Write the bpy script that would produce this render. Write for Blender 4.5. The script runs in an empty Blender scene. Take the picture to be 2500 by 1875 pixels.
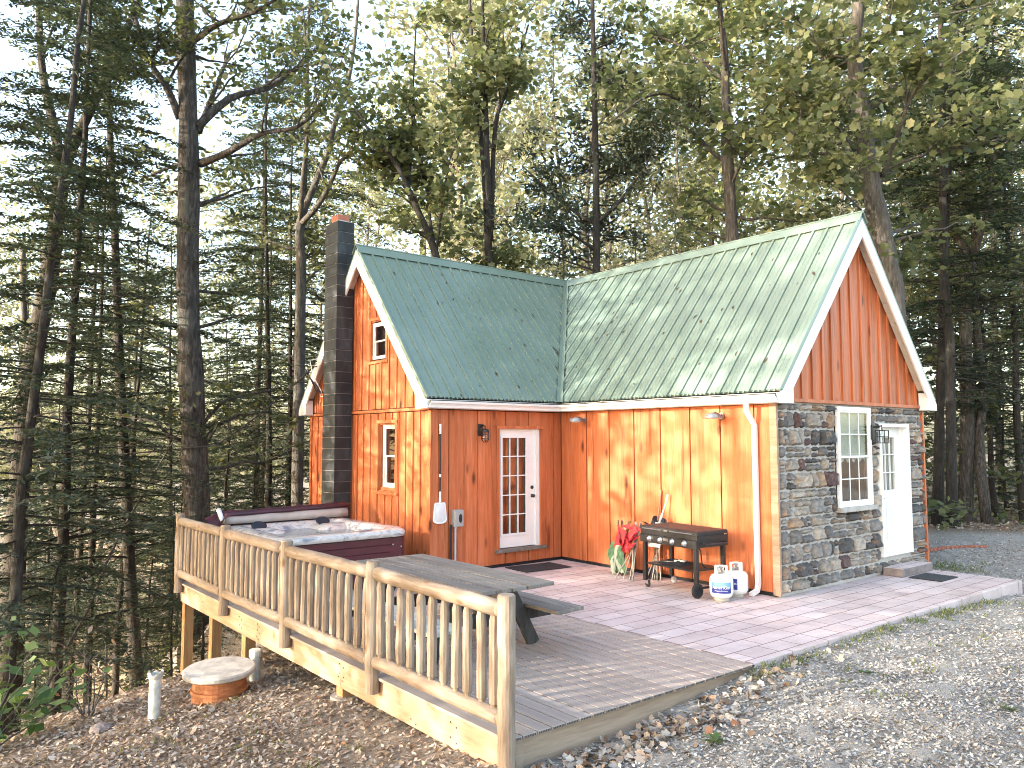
import bpy, math, random
import numpy as np
from mathutils import Vector, Matrix
R=math.radians
sc=bpy.context.scene
col=sc.collection
rnd=random.Random(7)
ORG={}
# ------------------------------------------------------------------ helpers
def tag(o,label=None,cat=None,group=None,kind=None):
    if label: o['label']=label
    if cat: o['category']=cat
    if group: o['group']=group
    if kind: o['kind']=kind
    return o
def thing(name,label,cat,loc=(0,0,0),rotz=0,group=None,local=False):
    o=bpy.data.objects.new(name,None); col.objects.link(o)
    o.location=loc; o.rotation_euler=(0,0,rotz); o.empty_display_size=.1
    ORG[o]=Vector((0,0,0)) if local else Vector(loc)
    return tag(o,label,cat,group)
def link(name,me,m,parent=None,org=None):
    o=bpy.data.objects.new(name,me); col.objects.link(o)
    if m: me.materials.append(m)
    if parent: o.parent=parent; ORG[o]=ORG[parent]
    else: ORG[o]=org or Vector((0,0,0))
    return o
class MB:
    def __init__(s): s.v=[]; s.f=[]
    def add(s,vs,fs):
        b=len(s.v); s.v+= [tuple(p) for p in vs]; s.f+=[tuple(b+i for i in f) for f in fs]; return s
    def box(s,x0,x1,y0,y1,z0,z1):
        x0,x1=min(x0,x1),max(x0,x1);y0,y1=min(y0,y1),max(y0,y1);z0,z1=min(z0,z1),max(z0,z1)
        return s.add([(x0,y0,z0),(x1,y0,z0),(x1,y1,z0),(x0,y1,z0),(x0,y0,z1),(x1,y0,z1),(x1,y1,z1),(x0,y1,z1)],
            [(0,3,2,1),(4,5,6,7),(0,1,5,4),(1,2,6,5),(2,3,7,6),(3,0,4,7)])
    def prism(s,pts,off):
        n=len(pts); o=Vector(off); a=[Vector(p) for p in pts]
        nrm=Vector((0,0,0))
        for i in range(n): nrm+= (a[i]-a[0]).cross(a[(i+1)%n]-a[0])
        if nrm.dot(o)>0: a=a[::-1]
        b=[p+o for p in a]
        return s.add(a+b,[tuple(range(n)),tuple(range(2*n-1,n-1,-1))]+[(i,n+i,n+(i+1)%n,(i+1)%n) for i in range(n)])
    def obox(s,c,ax,ay,az):   # centre and half-axis vectors
        c=Vector(c);ax=Vector(ax);ay=Vector(ay);az=Vector(az)
        q=[c+ax*i+ay*j+az*k for k in(-1,1) for i,j in((-1,-1),(1,-1),(1,1),(-1,1))]
        return s.add(q,[(0,3,2,1),(4,5,6,7),(0,1,5,4),(1,2,6,5),(2,3,7,6),(3,0,4,7)])
    def bar(s,p,q,w,h,up=(0,0,1)):
        p=Vector(p);q=Vector(q);d=q-p;L=d.length;d.normalize();u=Vector(up);r=d.cross(u)
        if r.length<1e-4: r=d.cross(Vector((1,0,0)))
        r.normalize();u=r.cross(d)
        return s.obox((p+q)/2,d*L/2,r*w/2,u*h/2)
    def tube(s,pts,rad,n=8,caps=True,wob=0,rg=rnd):
        pts=[Vector(p) for p in pts]
        if not hasattr(rad,'__len__'): rad=[rad]*len(pts)
        vs=[];fs=[];pr=None
        for i,p in enumerate(pts):
            d=(pts[min(i+1,len(pts)-1)]-pts[max(i-1,0)])
            if d.length<1e-9: d=Vector((0,0,1))
            d.normalize()
            if pr is None:
                u=d.cross(Vector((0,0,1)))
                if u.length<.05: u=d.cross(Vector((0,1,0)))
            else: u=pr-d*pr.dot(d)
            u.normalize();pr=u;w=d.cross(u)
            for k in range(n):
                a=2*math.pi*k/n; r=rad[i]*(1+wob*rg.uniform(-1,1))
                vs.append(p+u*(r*math.cos(a))+w*(r*math.sin(a)))
        for i in range(len(pts)-1):
            for k in range(n):
                a=i*n+k;b=i*n+(k+1)%n; fs.append((a,b,b+n,a+n))
        if caps: fs+= [tuple(range(n-1,-1,-1)),tuple(range((len(pts)-1)*n,len(pts)*n))]
        return s.add(vs,fs)
    def lathe(s,prof,c=(0,0,0),n=20,axis='Z'):
        c=Vector(c);vs=[];fs=[]
        for r,z in prof:
            for k in range(n):
                a=2*math.pi*k/n;x,y=r*math.cos(a),r*math.sin(a)
                vs.append(c+(Vector((x,y,z)) if axis=='Z' else Vector((z,x,y)) if axis=='X' else Vector((y,z,x))))
        m=len(prof)
        for i in range(m-1):
            for k in range(n):
                a=i*n+k;b=i*n+(k+1)%n; fs.append((a,b,b+n,a+n))
        fs+=[tuple(range(n-1,-1,-1)),tuple(range((m-1)*n,m*n))]
        return s.add(vs,fs)
    def loops(s,ls,cap0=False,cap1=False):
        n=len(ls[0]);vs=[p for l in ls for p in l];fs=[]
        for i in range(len(ls)-1):
            for k in range(n):
                a=i*n+k;b=i*n+(k+1)%n; fs.append((a,b,b+n,a+n))
        if cap0: fs.append(tuple(range(n-1,-1,-1)))
        if cap1: fs.append(tuple(range((len(ls)-1)*n,len(ls)*n)))
        return s.add(vs,fs)
    def build(s,name,m,parent=None,smooth=False,bevel=0,at=None):
        org=ORG[parent] if parent else (Vector(at) if at else Vector((0,0,0)))
        me=bpy.data.meshes.new(name)
        me.from_pydata([tuple(Vector(p)-org) for p in s.v],[],s.f); me.update()
        o=link(name,me,m,parent,org)
        if not parent and at: o.location=org
        if smooth: me.polygons.foreach_set('use_smooth',[True]*len(me.polygons))
        if bevel:
            b=o.modifiers.new('bevel','BEVEL');b.width=bevel;b.segments=2;b.limit_method='ANGLE';b.angle_limit=R(40)
        return o
def rrect(cx,cy,hx,hy,r,z,n=5):
    out=[]
    for sx,sy,a0 in((1,1,0),(-1,1,90),(-1,-1,180),(1,-1,270)):
        for k in range(n+1):
            a=R(a0+90*k/n); out.append((cx+sx*(hx-r)+r*math.cos(a),cy+sy*(hy-r)+r*math.sin(a),z))
    return out
# ------------------------------------------------------------------ materials
def nodes(name):
    m=bpy.data.materials.new(name);m.use_nodes=True;t=m.node_tree
    return m,t,t.nodes['Principled BSDF'],t.nodes['Material Output']
def N(t,ty,**kw):
    n=t.nodes.new(ty)
    for k,v in kw.items():
        if k in n.inputs: n.inputs[k].default_value=v
        else: setattr(n,k,v)
    return n
def ramp(t,fac,stops,interp='LINEAR'):
    r=t.nodes.new('ShaderNodeValToRGB');e=r.color_ramp;e.interpolation=interp
    while len(e.elements)<len(stops): e.elements.new(.5)
    for el,(p,c) in zip(e.elements,stops): el.position=p;el.color=(*c,1)
    t.links.new(fac,r.inputs[0]);return r
def mapped(t,scale,island=False,coord='Object',loc=(0,0,0),rot=(0,0,0)):
    tc=t.nodes.new('ShaderNodeTexCoord');mp=N(t,'ShaderNodeMapping');mp.inputs['Scale'].default_value=scale
    mp.inputs['Location'].default_value=loc;mp.inputs['Rotation'].default_value=rot
    src=tc.outputs[coord]
    if island:
        g=t.nodes.new('ShaderNodeNewGeometry');v=N(t,'ShaderNodeVectorMath',operation='SCALE');v.inputs[0].default_value=(37,53,29)
        t.links.new(g.outputs['Random Per Island'],v.inputs['Scale'])
        a=N(t,'ShaderNodeVectorMath',operation='ADD');t.links.new(src,a.inputs[0]);t.links.new(v.outputs[0],a.inputs[1]);src=a.outputs[0]
    t.links.new(src,mp.inputs[0]);return mp.outputs[0]
def noise(t,vec,scale=1,detail=5,rough=.6,dist=0):
    n=N(t,'ShaderNodeTexNoise');n.inputs['Scale'].default_value=scale;n.inputs['Detail'].default_value=detail
    n.inputs['Roughness'].default_value=rough;n.inputs['Distortion'].default_value=dist
    t.links.new(vec,n.inputs['Vector']);return n.outputs['Fac']
def mixc(t,fac,a,b,mode='MIX'):
    m=N(t,'ShaderNodeMix',data_type='RGBA',blend_type=mode)
    for i,x in((0,fac),(6,a),(7,b)):
        if hasattr(x,'is_linked') or hasattr(x,'links'): t.links.new(x,m.inputs[i])
        elif i==0: m.inputs[0].default_value=x
        else: m.inputs[i].default_value=(*x,1)
    return m.outputs[2]
def bump(t,p,h,strength,dist=.01):
    b=N(t,'ShaderNodeBump');b.inputs['Strength'].default_value=strength;b.inputs['Distance'].default_value=dist
    t.links.new(h,b.inputs['Height']);t.links.new(b.outputs[0],p.inputs['Normal'])
def islandval(t,lo,hi):
    g=t.nodes.new('ShaderNodeNewGeometry');m=N(t,'ShaderNodeMapRange');m.inputs['To Min'].default_value=lo;m.inputs['To Max'].default_value=hi
    t.links.new(g.outputs['Random Per Island'],m.inputs[0]);return m.outputs[0]
def simple(name,c,rough=.5,var=.12,scale=8,stretch=(1,1,1),bmp=0,metal=0,spec=.5,c2=None,island=0):
    m,t,p,o=nodes(name)
    v=mapped(t,stretch,island=bool(island));f=noise(t,v,scale)
    c2=c2 or tuple(min(1,x*(1+var)) for x in c);c1=tuple(x*(1-var) for x in c)
    r=ramp(t,f,[(.3,c1),(.7,c2)]).outputs[0]
    if island:
        h=N(t,'ShaderNodeHueSaturation');t.links.new(r,h.inputs['Color']);t.links.new(islandval(t,1-island,1+island),h.inputs['Value']);r=h.outputs[0]
    t.links.new(r,p.inputs['Base Color']);p.inputs['Roughness'].default_value=rough;p.inputs['Metallic'].default_value=metal
    p.inputs['Specular IOR Level'].default_value=spec
    if bmp: bump(t,p,f,bmp)
    return m
def wood(name,stops,grain=(14,14,.7),rough=.55,island=.2,knot=None,knotcol=(.06,.02,.008),bmp=.25,spec=.3,stain=None,fines=.35):
    m,t,p,o=nodes(name)
    v=mapped(t,grain,island=True);f=noise(t,v,1,8,.65,.6)
    c=ramp(t,f,stops).outputs[0]
    fine=noise(t,mapped(t,tuple(g*5 for g in grain),True),1,3,.7)
    c=mixc(t,fines,c,ramp(t,fine,[(.3,(.35,.3,.27)),(.62,(1,1,1))]).outputs[0],'MULTIPLY')
    if stain:   # dark weather streaks and grey bleaching with shapes of their own
        s=noise(t,mapped(t,stain[1],True),1,4,.6,.5)
        k=ramp(t,s,[(stain[2],(0,0,0)),(stain[2]+.14,(1,1,1))]).outputs[0]
        c=mixc(t,k,c,stain[0])
    if knot:
        vo=N(t,'ShaderNodeTexVoronoi');t.links.new(mapped(t,knot,True),vo.inputs['Vector']);vo.inputs['Scale'].default_value=1
        k=ramp(t,vo.outputs['Distance'],[(.06,(1,1,1)),(.17,(0,0,0))]).outputs[0]
        c=mixc(t,k,c,knotcol)
    h=N(t,'ShaderNodeHueSaturation');t.links.new(c,h.inputs['Color']);t.links.new(islandval(t,1-island,1+island),h.inputs['Value'])
    t.links.new(h.outputs[0],p.inputs['Base Color']);p.inputs['Roughness'].default_value=rough;p.inputs['Specular IOR Level'].default_value=spec
    bump(t,p,fine,bmp,.004)
    return m
M={}
M['siding']=wood('stained_pine',[(.2,(.22,.05,.014)),(.36,(.43,.115,.034)),(.52,(.53,.155,.062)),(.75,(.63,.225,.105))],grain=(9,9,.55),rough=.5,island=.13,knot=(3.1,3.1,1.2),knotcol=(.1,.026,.008),spec=.35,stain=((.16,.042,.012),(8,8,.6),.6))
M['gap']=simple('dark_stain_gap',(.07,.014,.006),.8)
M['log']=wood('peeled_log',[(.25,(.12,.085,.062)),(.45,(.215,.165,.125)),(.62,(.31,.255,.205)),(.8,(.42,.365,.31))],grain=(9,9,1.1),rough=.7,island=.14,knot=(6,6,2.6),knotcol=(.16,.09,.045),stain=((.3,.27,.23),(5,5,.9),.6))
M['logy']=wood('peeled_log_rail',[(.25,(.12,.085,.062)),(.45,(.215,.165,.125)),(.62,(.31,.255,.205)),(.8,(.42,.365,.31))],grain=(9,1.1,9),rough=.7,island=.1,knot=(6,2.6,6),knotcol=(.16,.09,.045),stain=((.3,.27,.23),(5,.9,5),.6))
M['treatedx']=wood('treated_lumber_front',[(.25,(.24,.17,.12)),(.5,(.33,.25,.18)),(.75,(.41,.33,.26))],grain=(.7,9,9),rough=.7,island=.1)
M['logend']=simple('log_end_grain',(.42,.35,.26),.8,.25,30)
M['treated']=wood('treated_lumber',[(.25,(.28,.18,.12)),(.5,(.38,.265,.185)),(.75,(.48,.36,.27))],grain=(9,.7,9),rough=.65,island=.1,knot=(3,1.1,3),knotcol=(.22,.11,.05))
M['post']=wood('support_lumber',[(.25,(.3,.16,.07)),(.5,(.42,.25,.12)),(.75,(.5,.33,.18))],grain=(9,9,.7),rough=.65,island=.1)
M['deckb']=wood('composite_decking',[(.3,(.27,.225,.195)),(.55,(.345,.29,.255)),(.8,(.41,.355,.315))],grain=(10,.8,10),rough=.6,island=.09,bmp=.05,fines=.08)
M['deckend']=simple('decking_hollow_core',(.05,.045,.042),.7,.3)
M['tablew']=wood('weathered_table_plank',[(.25,(.11,.092,.078)),(.5,(.2,.175,.152)),(.75,(.29,.262,.232))],grain=(14,.8,14),rough=.8,island=.13,stain=((.2,.17,.14),(9,.7,9),.62))
M['tabled']=wood('dark_table_frame',[(.3,(.022,.02,.02)),(.7,(.07,.06,.055))],grain=(9,9,1.5),rough=.75,island=.15)
M['bench']=wood('lichen_bench_plank',[(.25,(.3,.29,.27)),(.5,(.5,.49,.46)),(.75,(.62,.61,.58))],grain=(9,.9,9),rough=.85,island=.1,stain=((.12,.1,.09),(14,5,9),.64))
M['white']=simple('white_paint',(.8,.8,.78),.4,.03,3)
M['vinyl']=simple('white_vinyl',(.76,.75,.73),.45,.04,3)
M['soffit']=simple('beige_soffit',(.55,.52,.47),.5,.05,3)
M['black']=simple('black_powder_coat',(.012,.012,.014),.4,.3,20)
M['lidtop']=simple('worn_black_lid',(.012,.012,.013),.65,.45,9,c2=(.026,.025,.026),bmp=.1)
M['steel']=simple('brushed_steel',(.6,.6,.6),.28,.1,30,metal=1)
M['galv']=simple('galvanised_metal',(.33,.33,.34),.4,.15,12,metal=.7)
M['greybox']=simple('grey_box_paint',(.33,.335,.33),.5,.06)
M['rubber']=simple('rubber',(.02,.02,.021),.8,.2)
M['matrub']=simple('black_doormat',(.028,.028,.032),.9,.5,60,bmp=.4)
M['burg']=simple('burgundy_panel',(.075,.008,.016),.45,.25,3,(1,1,6))
M['cover']=simple('maroon_vinyl_cover',(.05,.012,.022),.42,.4,6,bmp=.2)
M['beige']=simple('beige_cover_lining',(.42,.36,.32),.7,.12,5)
M['red']=simple('red_fabric',(.5,.025,.035),.75,.2,12)
M['green']=simple('green_fabric',(.03,.1,.045),.75,.3,8,c2=(.12,.24,.13))
M['paleg']=simple('pale_green_fabric',(.3,.34,.27),.8,.2)
M['pale']=simple('pale_fabric',(.66,.67,.62),.8,.1)
M['dkfab']=simple('black_fabric',(.015,.018,.03),.8,.3)
M['pole']=simple('grey_chair_tube',(.3,.27,.24),.4,.25,14,metal=.4)
M['brownpole']=simple('maroon_chair_tube',(.07,.02,.015),.5,.2)
M['tank']=simple('white_tank_paint',(.74,.73,.69),.4,.05,6)
M['tankfoot']=simple('dirty_tank_foot',(.4,.38,.33),.6,.25,9)
M['conc']=simple('concrete',(.4,.37,.33),.85,.3,7,bmp=.3)
M['blue']=simple('blue_label',(.02,.03,.22),.5,.2,3,(1,1,6))
M['lblue']=simple('sky_blue_label',(.16,.32,.52),.5,.3,6)
M['labw']=simple('paper_label',(.7,.7,.7),.6,.06)
M['terra']=simple('rusty_orange_riser',(.34,.1,.035),.7,.35,7,(1,1,4),c2=(.5,.2,.08),bmp=.2)
M['pvc']=simple('weathered_white_pipe',(.52,.53,.48),.6,.28,14,c2=(.66,.67,.62))
M['chim']=None
M['handle']=simple('wooden_handle',(.25,.13,.07),.6,.3,6)
M['plasticgrey']=simple('grey_plastic',(.45,.45,.47),.5,.08)
M['glassdark']=None
def glass_dark():
    m,t,p,o=nodes('dark_window_glass');p.inputs['Base Color'].default_value=(.012,.006,.006,1);p.inputs['Roughness'].default_value=.02
    p.inputs['Specular IOR Level'].default_value=1.0;p.inputs['IOR'].default_value=1.75;return m
M['glassdark']=glass_dark()
def glass_clear():
    m,t,p,o=nodes('clear_window_glass');t.nodes.remove(p)
    lw=N(t,'ShaderNodeLayerWeight');lw.inputs[0].default_value=.5;pw=N(t,'ShaderNodeMath',operation='POWER');t.links.new(lw.outputs['Facing'],pw.inputs[0]);pw.inputs[1].default_value=3.5
    fr=N(t,'ShaderNodeMath',operation='MULTIPLY_ADD');t.links.new(pw.outputs[0],fr.inputs[0]);fr.inputs[1].default_value=.7;fr.inputs[2].default_value=.07
    a=N(t,'ShaderNodeBsdfTransparent');a.inputs[0].default_value=(.88,.9,.88,1);g=N(t,'ShaderNodeBsdfGlossy');g.inputs['Roughness'].default_value=.01
    x=N(t,'ShaderNodeMixShader');t.links.new(fr.outputs[0],x.inputs[0]);t.links.new(a.outputs[0],x.inputs[1]);t.links.new(g.outputs[0],x.inputs[2]);t.links.new(x.outputs[0],o.inputs[0]);return m
M['glass']=glass_clear()
def chim_mat():
    m,t,p,o=nodes('black_block_chimney')
    v=mapped(t,(3,3,1.3));f=noise(t,v,1.6,6,.6,.4)
    c=ramp(t,f,[(.3,(.01,.012,.014)),(.5,(.022,.026,.029)),(.66,(.042,.048,.052)),(.85,(.12,.13,.13))]).outputs[0]
    h=N(t,'ShaderNodeHueSaturation');t.links.new(c,h.inputs['Color']);t.links.new(islandval(t,.7,1.35),h.inputs['Value'])
    t.links.new(h.outputs[0],p.inputs['Base Color']);p.inputs['Roughness'].default_value=.75
    bump(t,p,noise(t,mapped(t,(60,60,60)),1,3),.35,.004);return m
M['chim']=chim_mat()
M['mortar']=simple('pale_mortar',(.46,.43,.4),.9,.15,20,bmp=.3)
M['mortarc']=simple('block_mortar',(.2,.2,.195),.9,.2,20)
M['flue']=simple('clay_flue',(.36,.13,.08),.8,.15,9)
def stone_mat():
    m,t,p,o=nodes('ledge_stone')
    g=t.nodes.new('ShaderNodeNewGeometry')
    c=ramp(t,g.outputs['Random Per Island'],[(0,(.075,.073,.073)),(.16,(.16,.152,.145)),(.34,(.27,.245,.215)),(.5,(.35,.31,.265)),(.62,(.13,.126,.125)),(.7,(.1,.06,.058)),(.78,(.31,.225,.155)),(.88,(.22,.21,.2)),(1,(.38,.34,.3))],'CONSTANT').outputs[0]
    f=noise(t,mapped(t,(9,9,14),True),1,7,.65,.3)
    c=mixc(t,.85,c,ramp(t,f,[(.28,(.42,.4,.42)),(.5,(1,.98,.95)),(.75,(1.5,1.35,1.2))]).outputs[0],'MULTIPLY')
    w=noise(t,mapped(t,(5,5,7),True,loc=(4,2,7)),1,4)
    c=mixc(t,ramp(t,w,[(.56,(0,0,0)),(.7,(.7,.7,.7))]).outputs[0],c,(.3,.19,.115))
    t.links.new(c,p.inputs['Base Color']);p.inputs['Roughness'].default_value=.85
    bump(t,p,noise(t,mapped(t,(22,22,22),True),1,7,.7),.8,.02);return m
M['stone']=stone_mat()
def roof_mat():
    m,t,p,o=nodes('green_metal_roof')
    f=noise(t,mapped(t,(1.2,1.2,1.2)),1,6,.6)
    c=ramp(t,f,[(.3,(.165,.225,.185)),(.7,(.205,.27,.228))]).outputs[0]
    st=noise(t,mapped(t,(4,4,3.2)),1.1,7,.72,.8)
    k=ramp(t,st,[(.75,(0,0,0)),(.785,(.75,.75,.75))]).outputs[0]
    c=mixc(t,k,c,(.07,.055,.04))
    t.links.new(c,p.inputs['Base Color']);p.inputs['Roughness'].default_value=.34;p.inputs['Specular IOR Level'].default_value=.6
    p.inputs['Metallic'].default_value=.12
    t.links.new(ramp(t,f,[(.3,(.28,)*3),(.7,(.42,)*3)]).outputs[0],p.inputs['Roughness'])
    return m
M['roof']=roof_mat()
M['debris']=simple('leaf_debris_and_gutter_shade',(.07,.05,.035),.9,.5,30)
def marble():
    m,t,p,o=nodes('marbled_acrylic')
    f=noise(t,mapped(t,(2.2,3.4,4)),1.3,7,.6,1.6)
    c=ramp(t,f,[(.25,(.05,.06,.09)),(.38,(.3,.3,.32)),(.5,(.62,.58,.54)),(.62,(.42,.37,.34)),(.72,(.68,.66,.63)),(.85,(.12,.13,.17))]).outputs[0]
    t.links.new(c,p.inputs['Base Color']);p.inputs['Roughness'].default_value=.15;return m
M['marble']=marble()
def water():
    m,t,p,o=nodes('tub_water');p.inputs['Base Color'].default_value=(.2,.24,.25,1);p.inputs['Roughness'].default_value=.05;p.inputs['IOR'].default_value=1.33
    bump(t,p,noise(t,mapped(t,(9,9,9)),1,3),.25,.03);return m
M['water']=water()
def patio_mat():
    m,t,p,o=nodes('stamped_pink_concrete')
    v=mapped(t,(1,1,1))
    wv=N(t,'ShaderNodeTexNoise');t.links.new(v,wv.inputs['Vector']);wv.inputs['Scale'].default_value=1.3
    ad=N(t,'ShaderNodeMix',data_type='VECTOR');ad.inputs[0].default_value=.012;t.links.new(v,ad.inputs[4]);t.links.new(wv.outputs['Color'],ad.inputs[5])
    b=N(t,'ShaderNodeTexBrick');t.links.new(ad.outputs[1],b.inputs['Vector'])
    b.offset=.37;b.offset_frequency=2;b.squash=1.7;b.squash_frequency=2
    for k,x in(('Scale',1),('Mortar Size',.008),('Mortar Smooth',.25),('Bias',-.1),('Brick Width',.4),('Row Height',.255)): b.inputs[k].default_value=x
    b.inputs['Color1'].default_value=(.53,.44,.42,1);b.inputs['Color2'].default_value=(.61,.525,.505,1);b.inputs['Mortar'].default_value=(.23,.16,.15,1)
    f=noise(t,mapped(t,(1.1,1.1,1.1)),1.5,7,.65)
    c=mixc(t,.8,b.outputs['Color'],ramp(t,f,[(.25,(.62,.55,.52)),(.5,(.95,.92,.92)),(.72,(1.15,1.14,1.15))]).outputs[0],'MULTIPLY')
    gr=noise(t,mapped(t,(40,40,40)),1,4,.7)
    c=mixc(t,.35,c,ramp(t,gr,[(.3,(.7,.68,.68)),(.7,(1.1,1.1,1.1))]).outputs[0],'MULTIPLY')
    t.links.new(c,p.inputs['Base Color']);p.inputs['Roughness'].default_value=.75
    s=N(t,'ShaderNodeMath',operation='SUBTRACT');t.links.new(f,s.inputs[0]);t.links.new(b.outputs['Fac'],s.inputs[1])
    bump(t,p,s.outputs[0],.5,.012);return m
M['patio']=patio_mat()
M['patioside']=simple('patio_edge_concrete',(.2,.165,.155),.85,.3,8,bmp=.3)
def bark(name,c1,c2,c3,scale=(20,20,4)):
    m,t,p,o=nodes(name)
    f=noise(t,mapped(t,scale),1,7,.65,.5)
    c=ramp(t,f,[(.3,c1),(.52,c2),(.75,c3)]).outputs[0]
    l=noise(t,mapped(t,(1.4,1.4,.9)),1,5)
    c=mixc(t,ramp(t,l,[(.55,(0,0,0)),(.75,(.5,.5,.5))]).outputs[0],c,(.19,.2,.17))
    t.links.new(c,p.inputs['Base Color']);p.inputs['Roughness'].default_value=.9
    bump(t,p,f,.9,.05);return m
M['bark']=bark('oak_bark',(.01,.009,.008),(.055,.047,.041),(.16,.142,.124))
M['barkd']=bark('dark_hemlock_bark',(.009,.008,.007),(.026,.022,.019),(.06,.051,.043))
M['barkg']=bark('grey_bark',(.035,.031,.028),(.09,.082,.073),(.17,.155,.14))
def leafmat(name,stops,trans=.4,rough=.5,tcol=(1.15,1.2,.6)):
    m,t,p,o=nodes(name)
    g=t.nodes.new('ShaderNodeNewGeometry')
    c=ramp(t,g.outputs['Random Per Island'],stops).outputs[0]
    t.links.new(c,p.inputs['Base Color']);p.inputs['Roughness'].default_value=rough;p.inputs['Specular IOR Level'].default_value=.3
    tr=N(t,'ShaderNodeBsdfTranslucent');t.links.new(mixc(t,1.0,c,tcol,'MULTIPLY'),tr.inputs[0])
    x=N(t,'ShaderNodeMixShader');x.inputs[0].default_value=trans
    t.links.new(p.outputs[0],x.inputs[1]);t.links.new(tr.outputs[0],x.inputs[2]);t.links.new(x.outputs[0],o.inputs[0]);return m
M['maple']=leafmat('maple_leaf',[(0,(.09,.112,.055)),(.4,(.145,.168,.085)),(.75,(.2,.215,.115)),(1,(.29,.28,.16))],.5,.5,(1.05,1.1,.75))
M['oakleaf']=leafmat('oak_leaf',[(0,(.055,.075,.036)),(.5,(.1,.12,.058)),(.85,(.155,.165,.08)),(1,(.23,.21,.11))],.45,.5,(1.05,1.1,.75))
M['pale_leaf']=leafmat('sunlit_pale_leaf',[(0,(.15,.172,.095)),(.5,(.235,.25,.15)),(1,(.38,.36,.25))],.5,.5,(1,1.05,.85))  # sunlight on the far woods put into the colour, paler than nearer leaves
M['needle']=leafmat('hemlock_needle',[(0,(.03,.046,.033)),(.5,(.056,.078,.054)),(.9,(.09,.11,.075)),(1,(.14,.13,.09))],.3,.55,(1,1.1,.7))
M['pineneedle']=leafmat('pine_needle',[(0,(.03,.045,.032)),(.6,(.05,.07,.045)),(1,(.09,.1,.06))],.25,.55,(1,1.1,.8))
M['shrubleaf']=leafmat('shrub_leaf',[(0,(.05,.1,.03)),(.6,(.09,.15,.05)),(1,(.16,.22,.09))],.35,.4)
M['deadleaf']=leafmat('dead_leaf',[(0,(.12,.08,.055)),(.25,(.25,.18,.13)),(.5,(.35,.28,.22)),(.75,(.42,.36,.3)),(.92,(.5,.45,.39)),(1,(.26,.11,.05))],.15,.7,(1,.8,.5))
M['greyleaf']=leafmat('bleached_leaf_litter',[(0,(.17,.15,.13)),(.3,(.31,.285,.255)),(.6,(.42,.395,.36)),(.85,(.54,.515,.475)),(1,(.33,.25,.19))],.1,.8,(1,.9,.7))
M['grass']=leafmat('grass_blade',[(0,(.09,.12,.035)),(.6,(.14,.17,.06)),(1,(.25,.24,.11))],.35,.6)
def ground_mat():
    m,t,p,o=nodes('leafy_gravel_ground')
    v=mapped(t,(1,1,1));sep=N(t,'ShaderNodeSeparateXYZ');t.links.new(v,sep.inputs[0])
    a=noise(t,v,26,8,.75);b=noise(t,v,.7,5,.6,.4)
    grav=ramp(t,a,[(.3,(.2,.185,.165)),(.48,(.32,.3,.27)),(.6,(.4,.375,.345)),(.75,(.5,.475,.44))]).outputs[0]
    leaf=ramp(t,a,[(.3,(.07,.052,.038)),(.5,(.19,.145,.105)),(.72,(.36,.29,.225))]).outputs[0]
    w=N(t,'ShaderNodeMath',operation='MULTIPLY_ADD');t.links.new(b,w.inputs[0]);w.inputs[1].default_value=4.;t.links.new(sep.outputs[0],w.inputs[2])
    k=ramp(t,N(t,'ShaderNodeMapRange').outputs[0],[(0,(0,0,0)),(1,(1,1,1))])
    mr=[n for n in t.nodes if n.type=='MAP_RANGE'][-1];t.links.new(w.outputs[0],mr.inputs[0]);mr.inputs['From Min'].default_value=-5.2;mr.inputs['From Max'].default_value=-2.2
    c=mixc(t,k.outputs[0],leaf,grav)
    # forest floor further off
    w2=N(t,'ShaderNodeMath',operation='ADD');t.links.new(sep.outputs[0],w2.inputs[0]);t.links.new(sep.outputs[1],w2.inputs[1])
    mr2=N(t,'ShaderNodeMapRange');t.links.new(w2.outputs[0],mr2.inputs[0]);mr2.inputs['From Min'].default_value=8.2;mr2.inputs['From Max'].default_value=9.4
    c=mixc(t,mr2.outputs[0],c,leaf)
    t.links.new(c,p.inputs['Base Color']);p.inputs['Roughness'].default_value=.95
    bump(t,p,a,.9,.05);return m
M['ground']=ground_mat()
# ------------------------------------------------------------------ cabin
W=4.47;B=4.41;A=2.81;OE=.163;OH=.216;ZE=2.845;H=5.69;K=(H-ZE)/(W/2+OE)
cab=thing('cabin','orange stained board cabin with green metal roof, stone front and block chimney','cabin',(0,0,0))
def mbox(mb,P,u0,u1,z0,z1,d0,d1):
    return mb.prism([P(u0,z0,d0),P(u1,z0,d0),P(u1,z1,d0),P(u0,z1,d0)],Vector(P(u0,z0,d1))-Vector(P(u0,z0,d0)))
PS=lambda u,z,d:(u,-d,z)            # door wall, faces -y
PG=lambda u,z,d:(-d,u,z)            # griddle wall, faces -x
PC=lambda u,z,d:(-A-d,u,z)          # chimney gable, faces -x
PF=lambda u,z,d:(u,-B-d,z)          # stone front, faces -y
PE=lambda u,z,d:(W+d,u,z)
PN=lambda u,z,d:(u,W+d,z)
def pieces(u0,u1,z0,zt,ops):
    segs=[(u0,u1)]
    cuts=sorted({u0,u1,*[c for o in ops for c in o[:2] if u0<c<u1]})
    out=[]
    for a,b in zip(cuts,cuts[1:]):
        if b-a<.004: continue
        m=(a+b)/2; lo=z0; blocks=sorted([(o[2],o[3]) for o in ops if o[0]<m<o[1]])
        for q0,q1 in blocks:
            if q0>lo+.005: out.append((a,b,lo,lambda u,q=q0:q))
            lo=max(lo,q1)
        if zt(m)>lo+.005: out.append((a,b,lo,zt))
    return out
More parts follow.
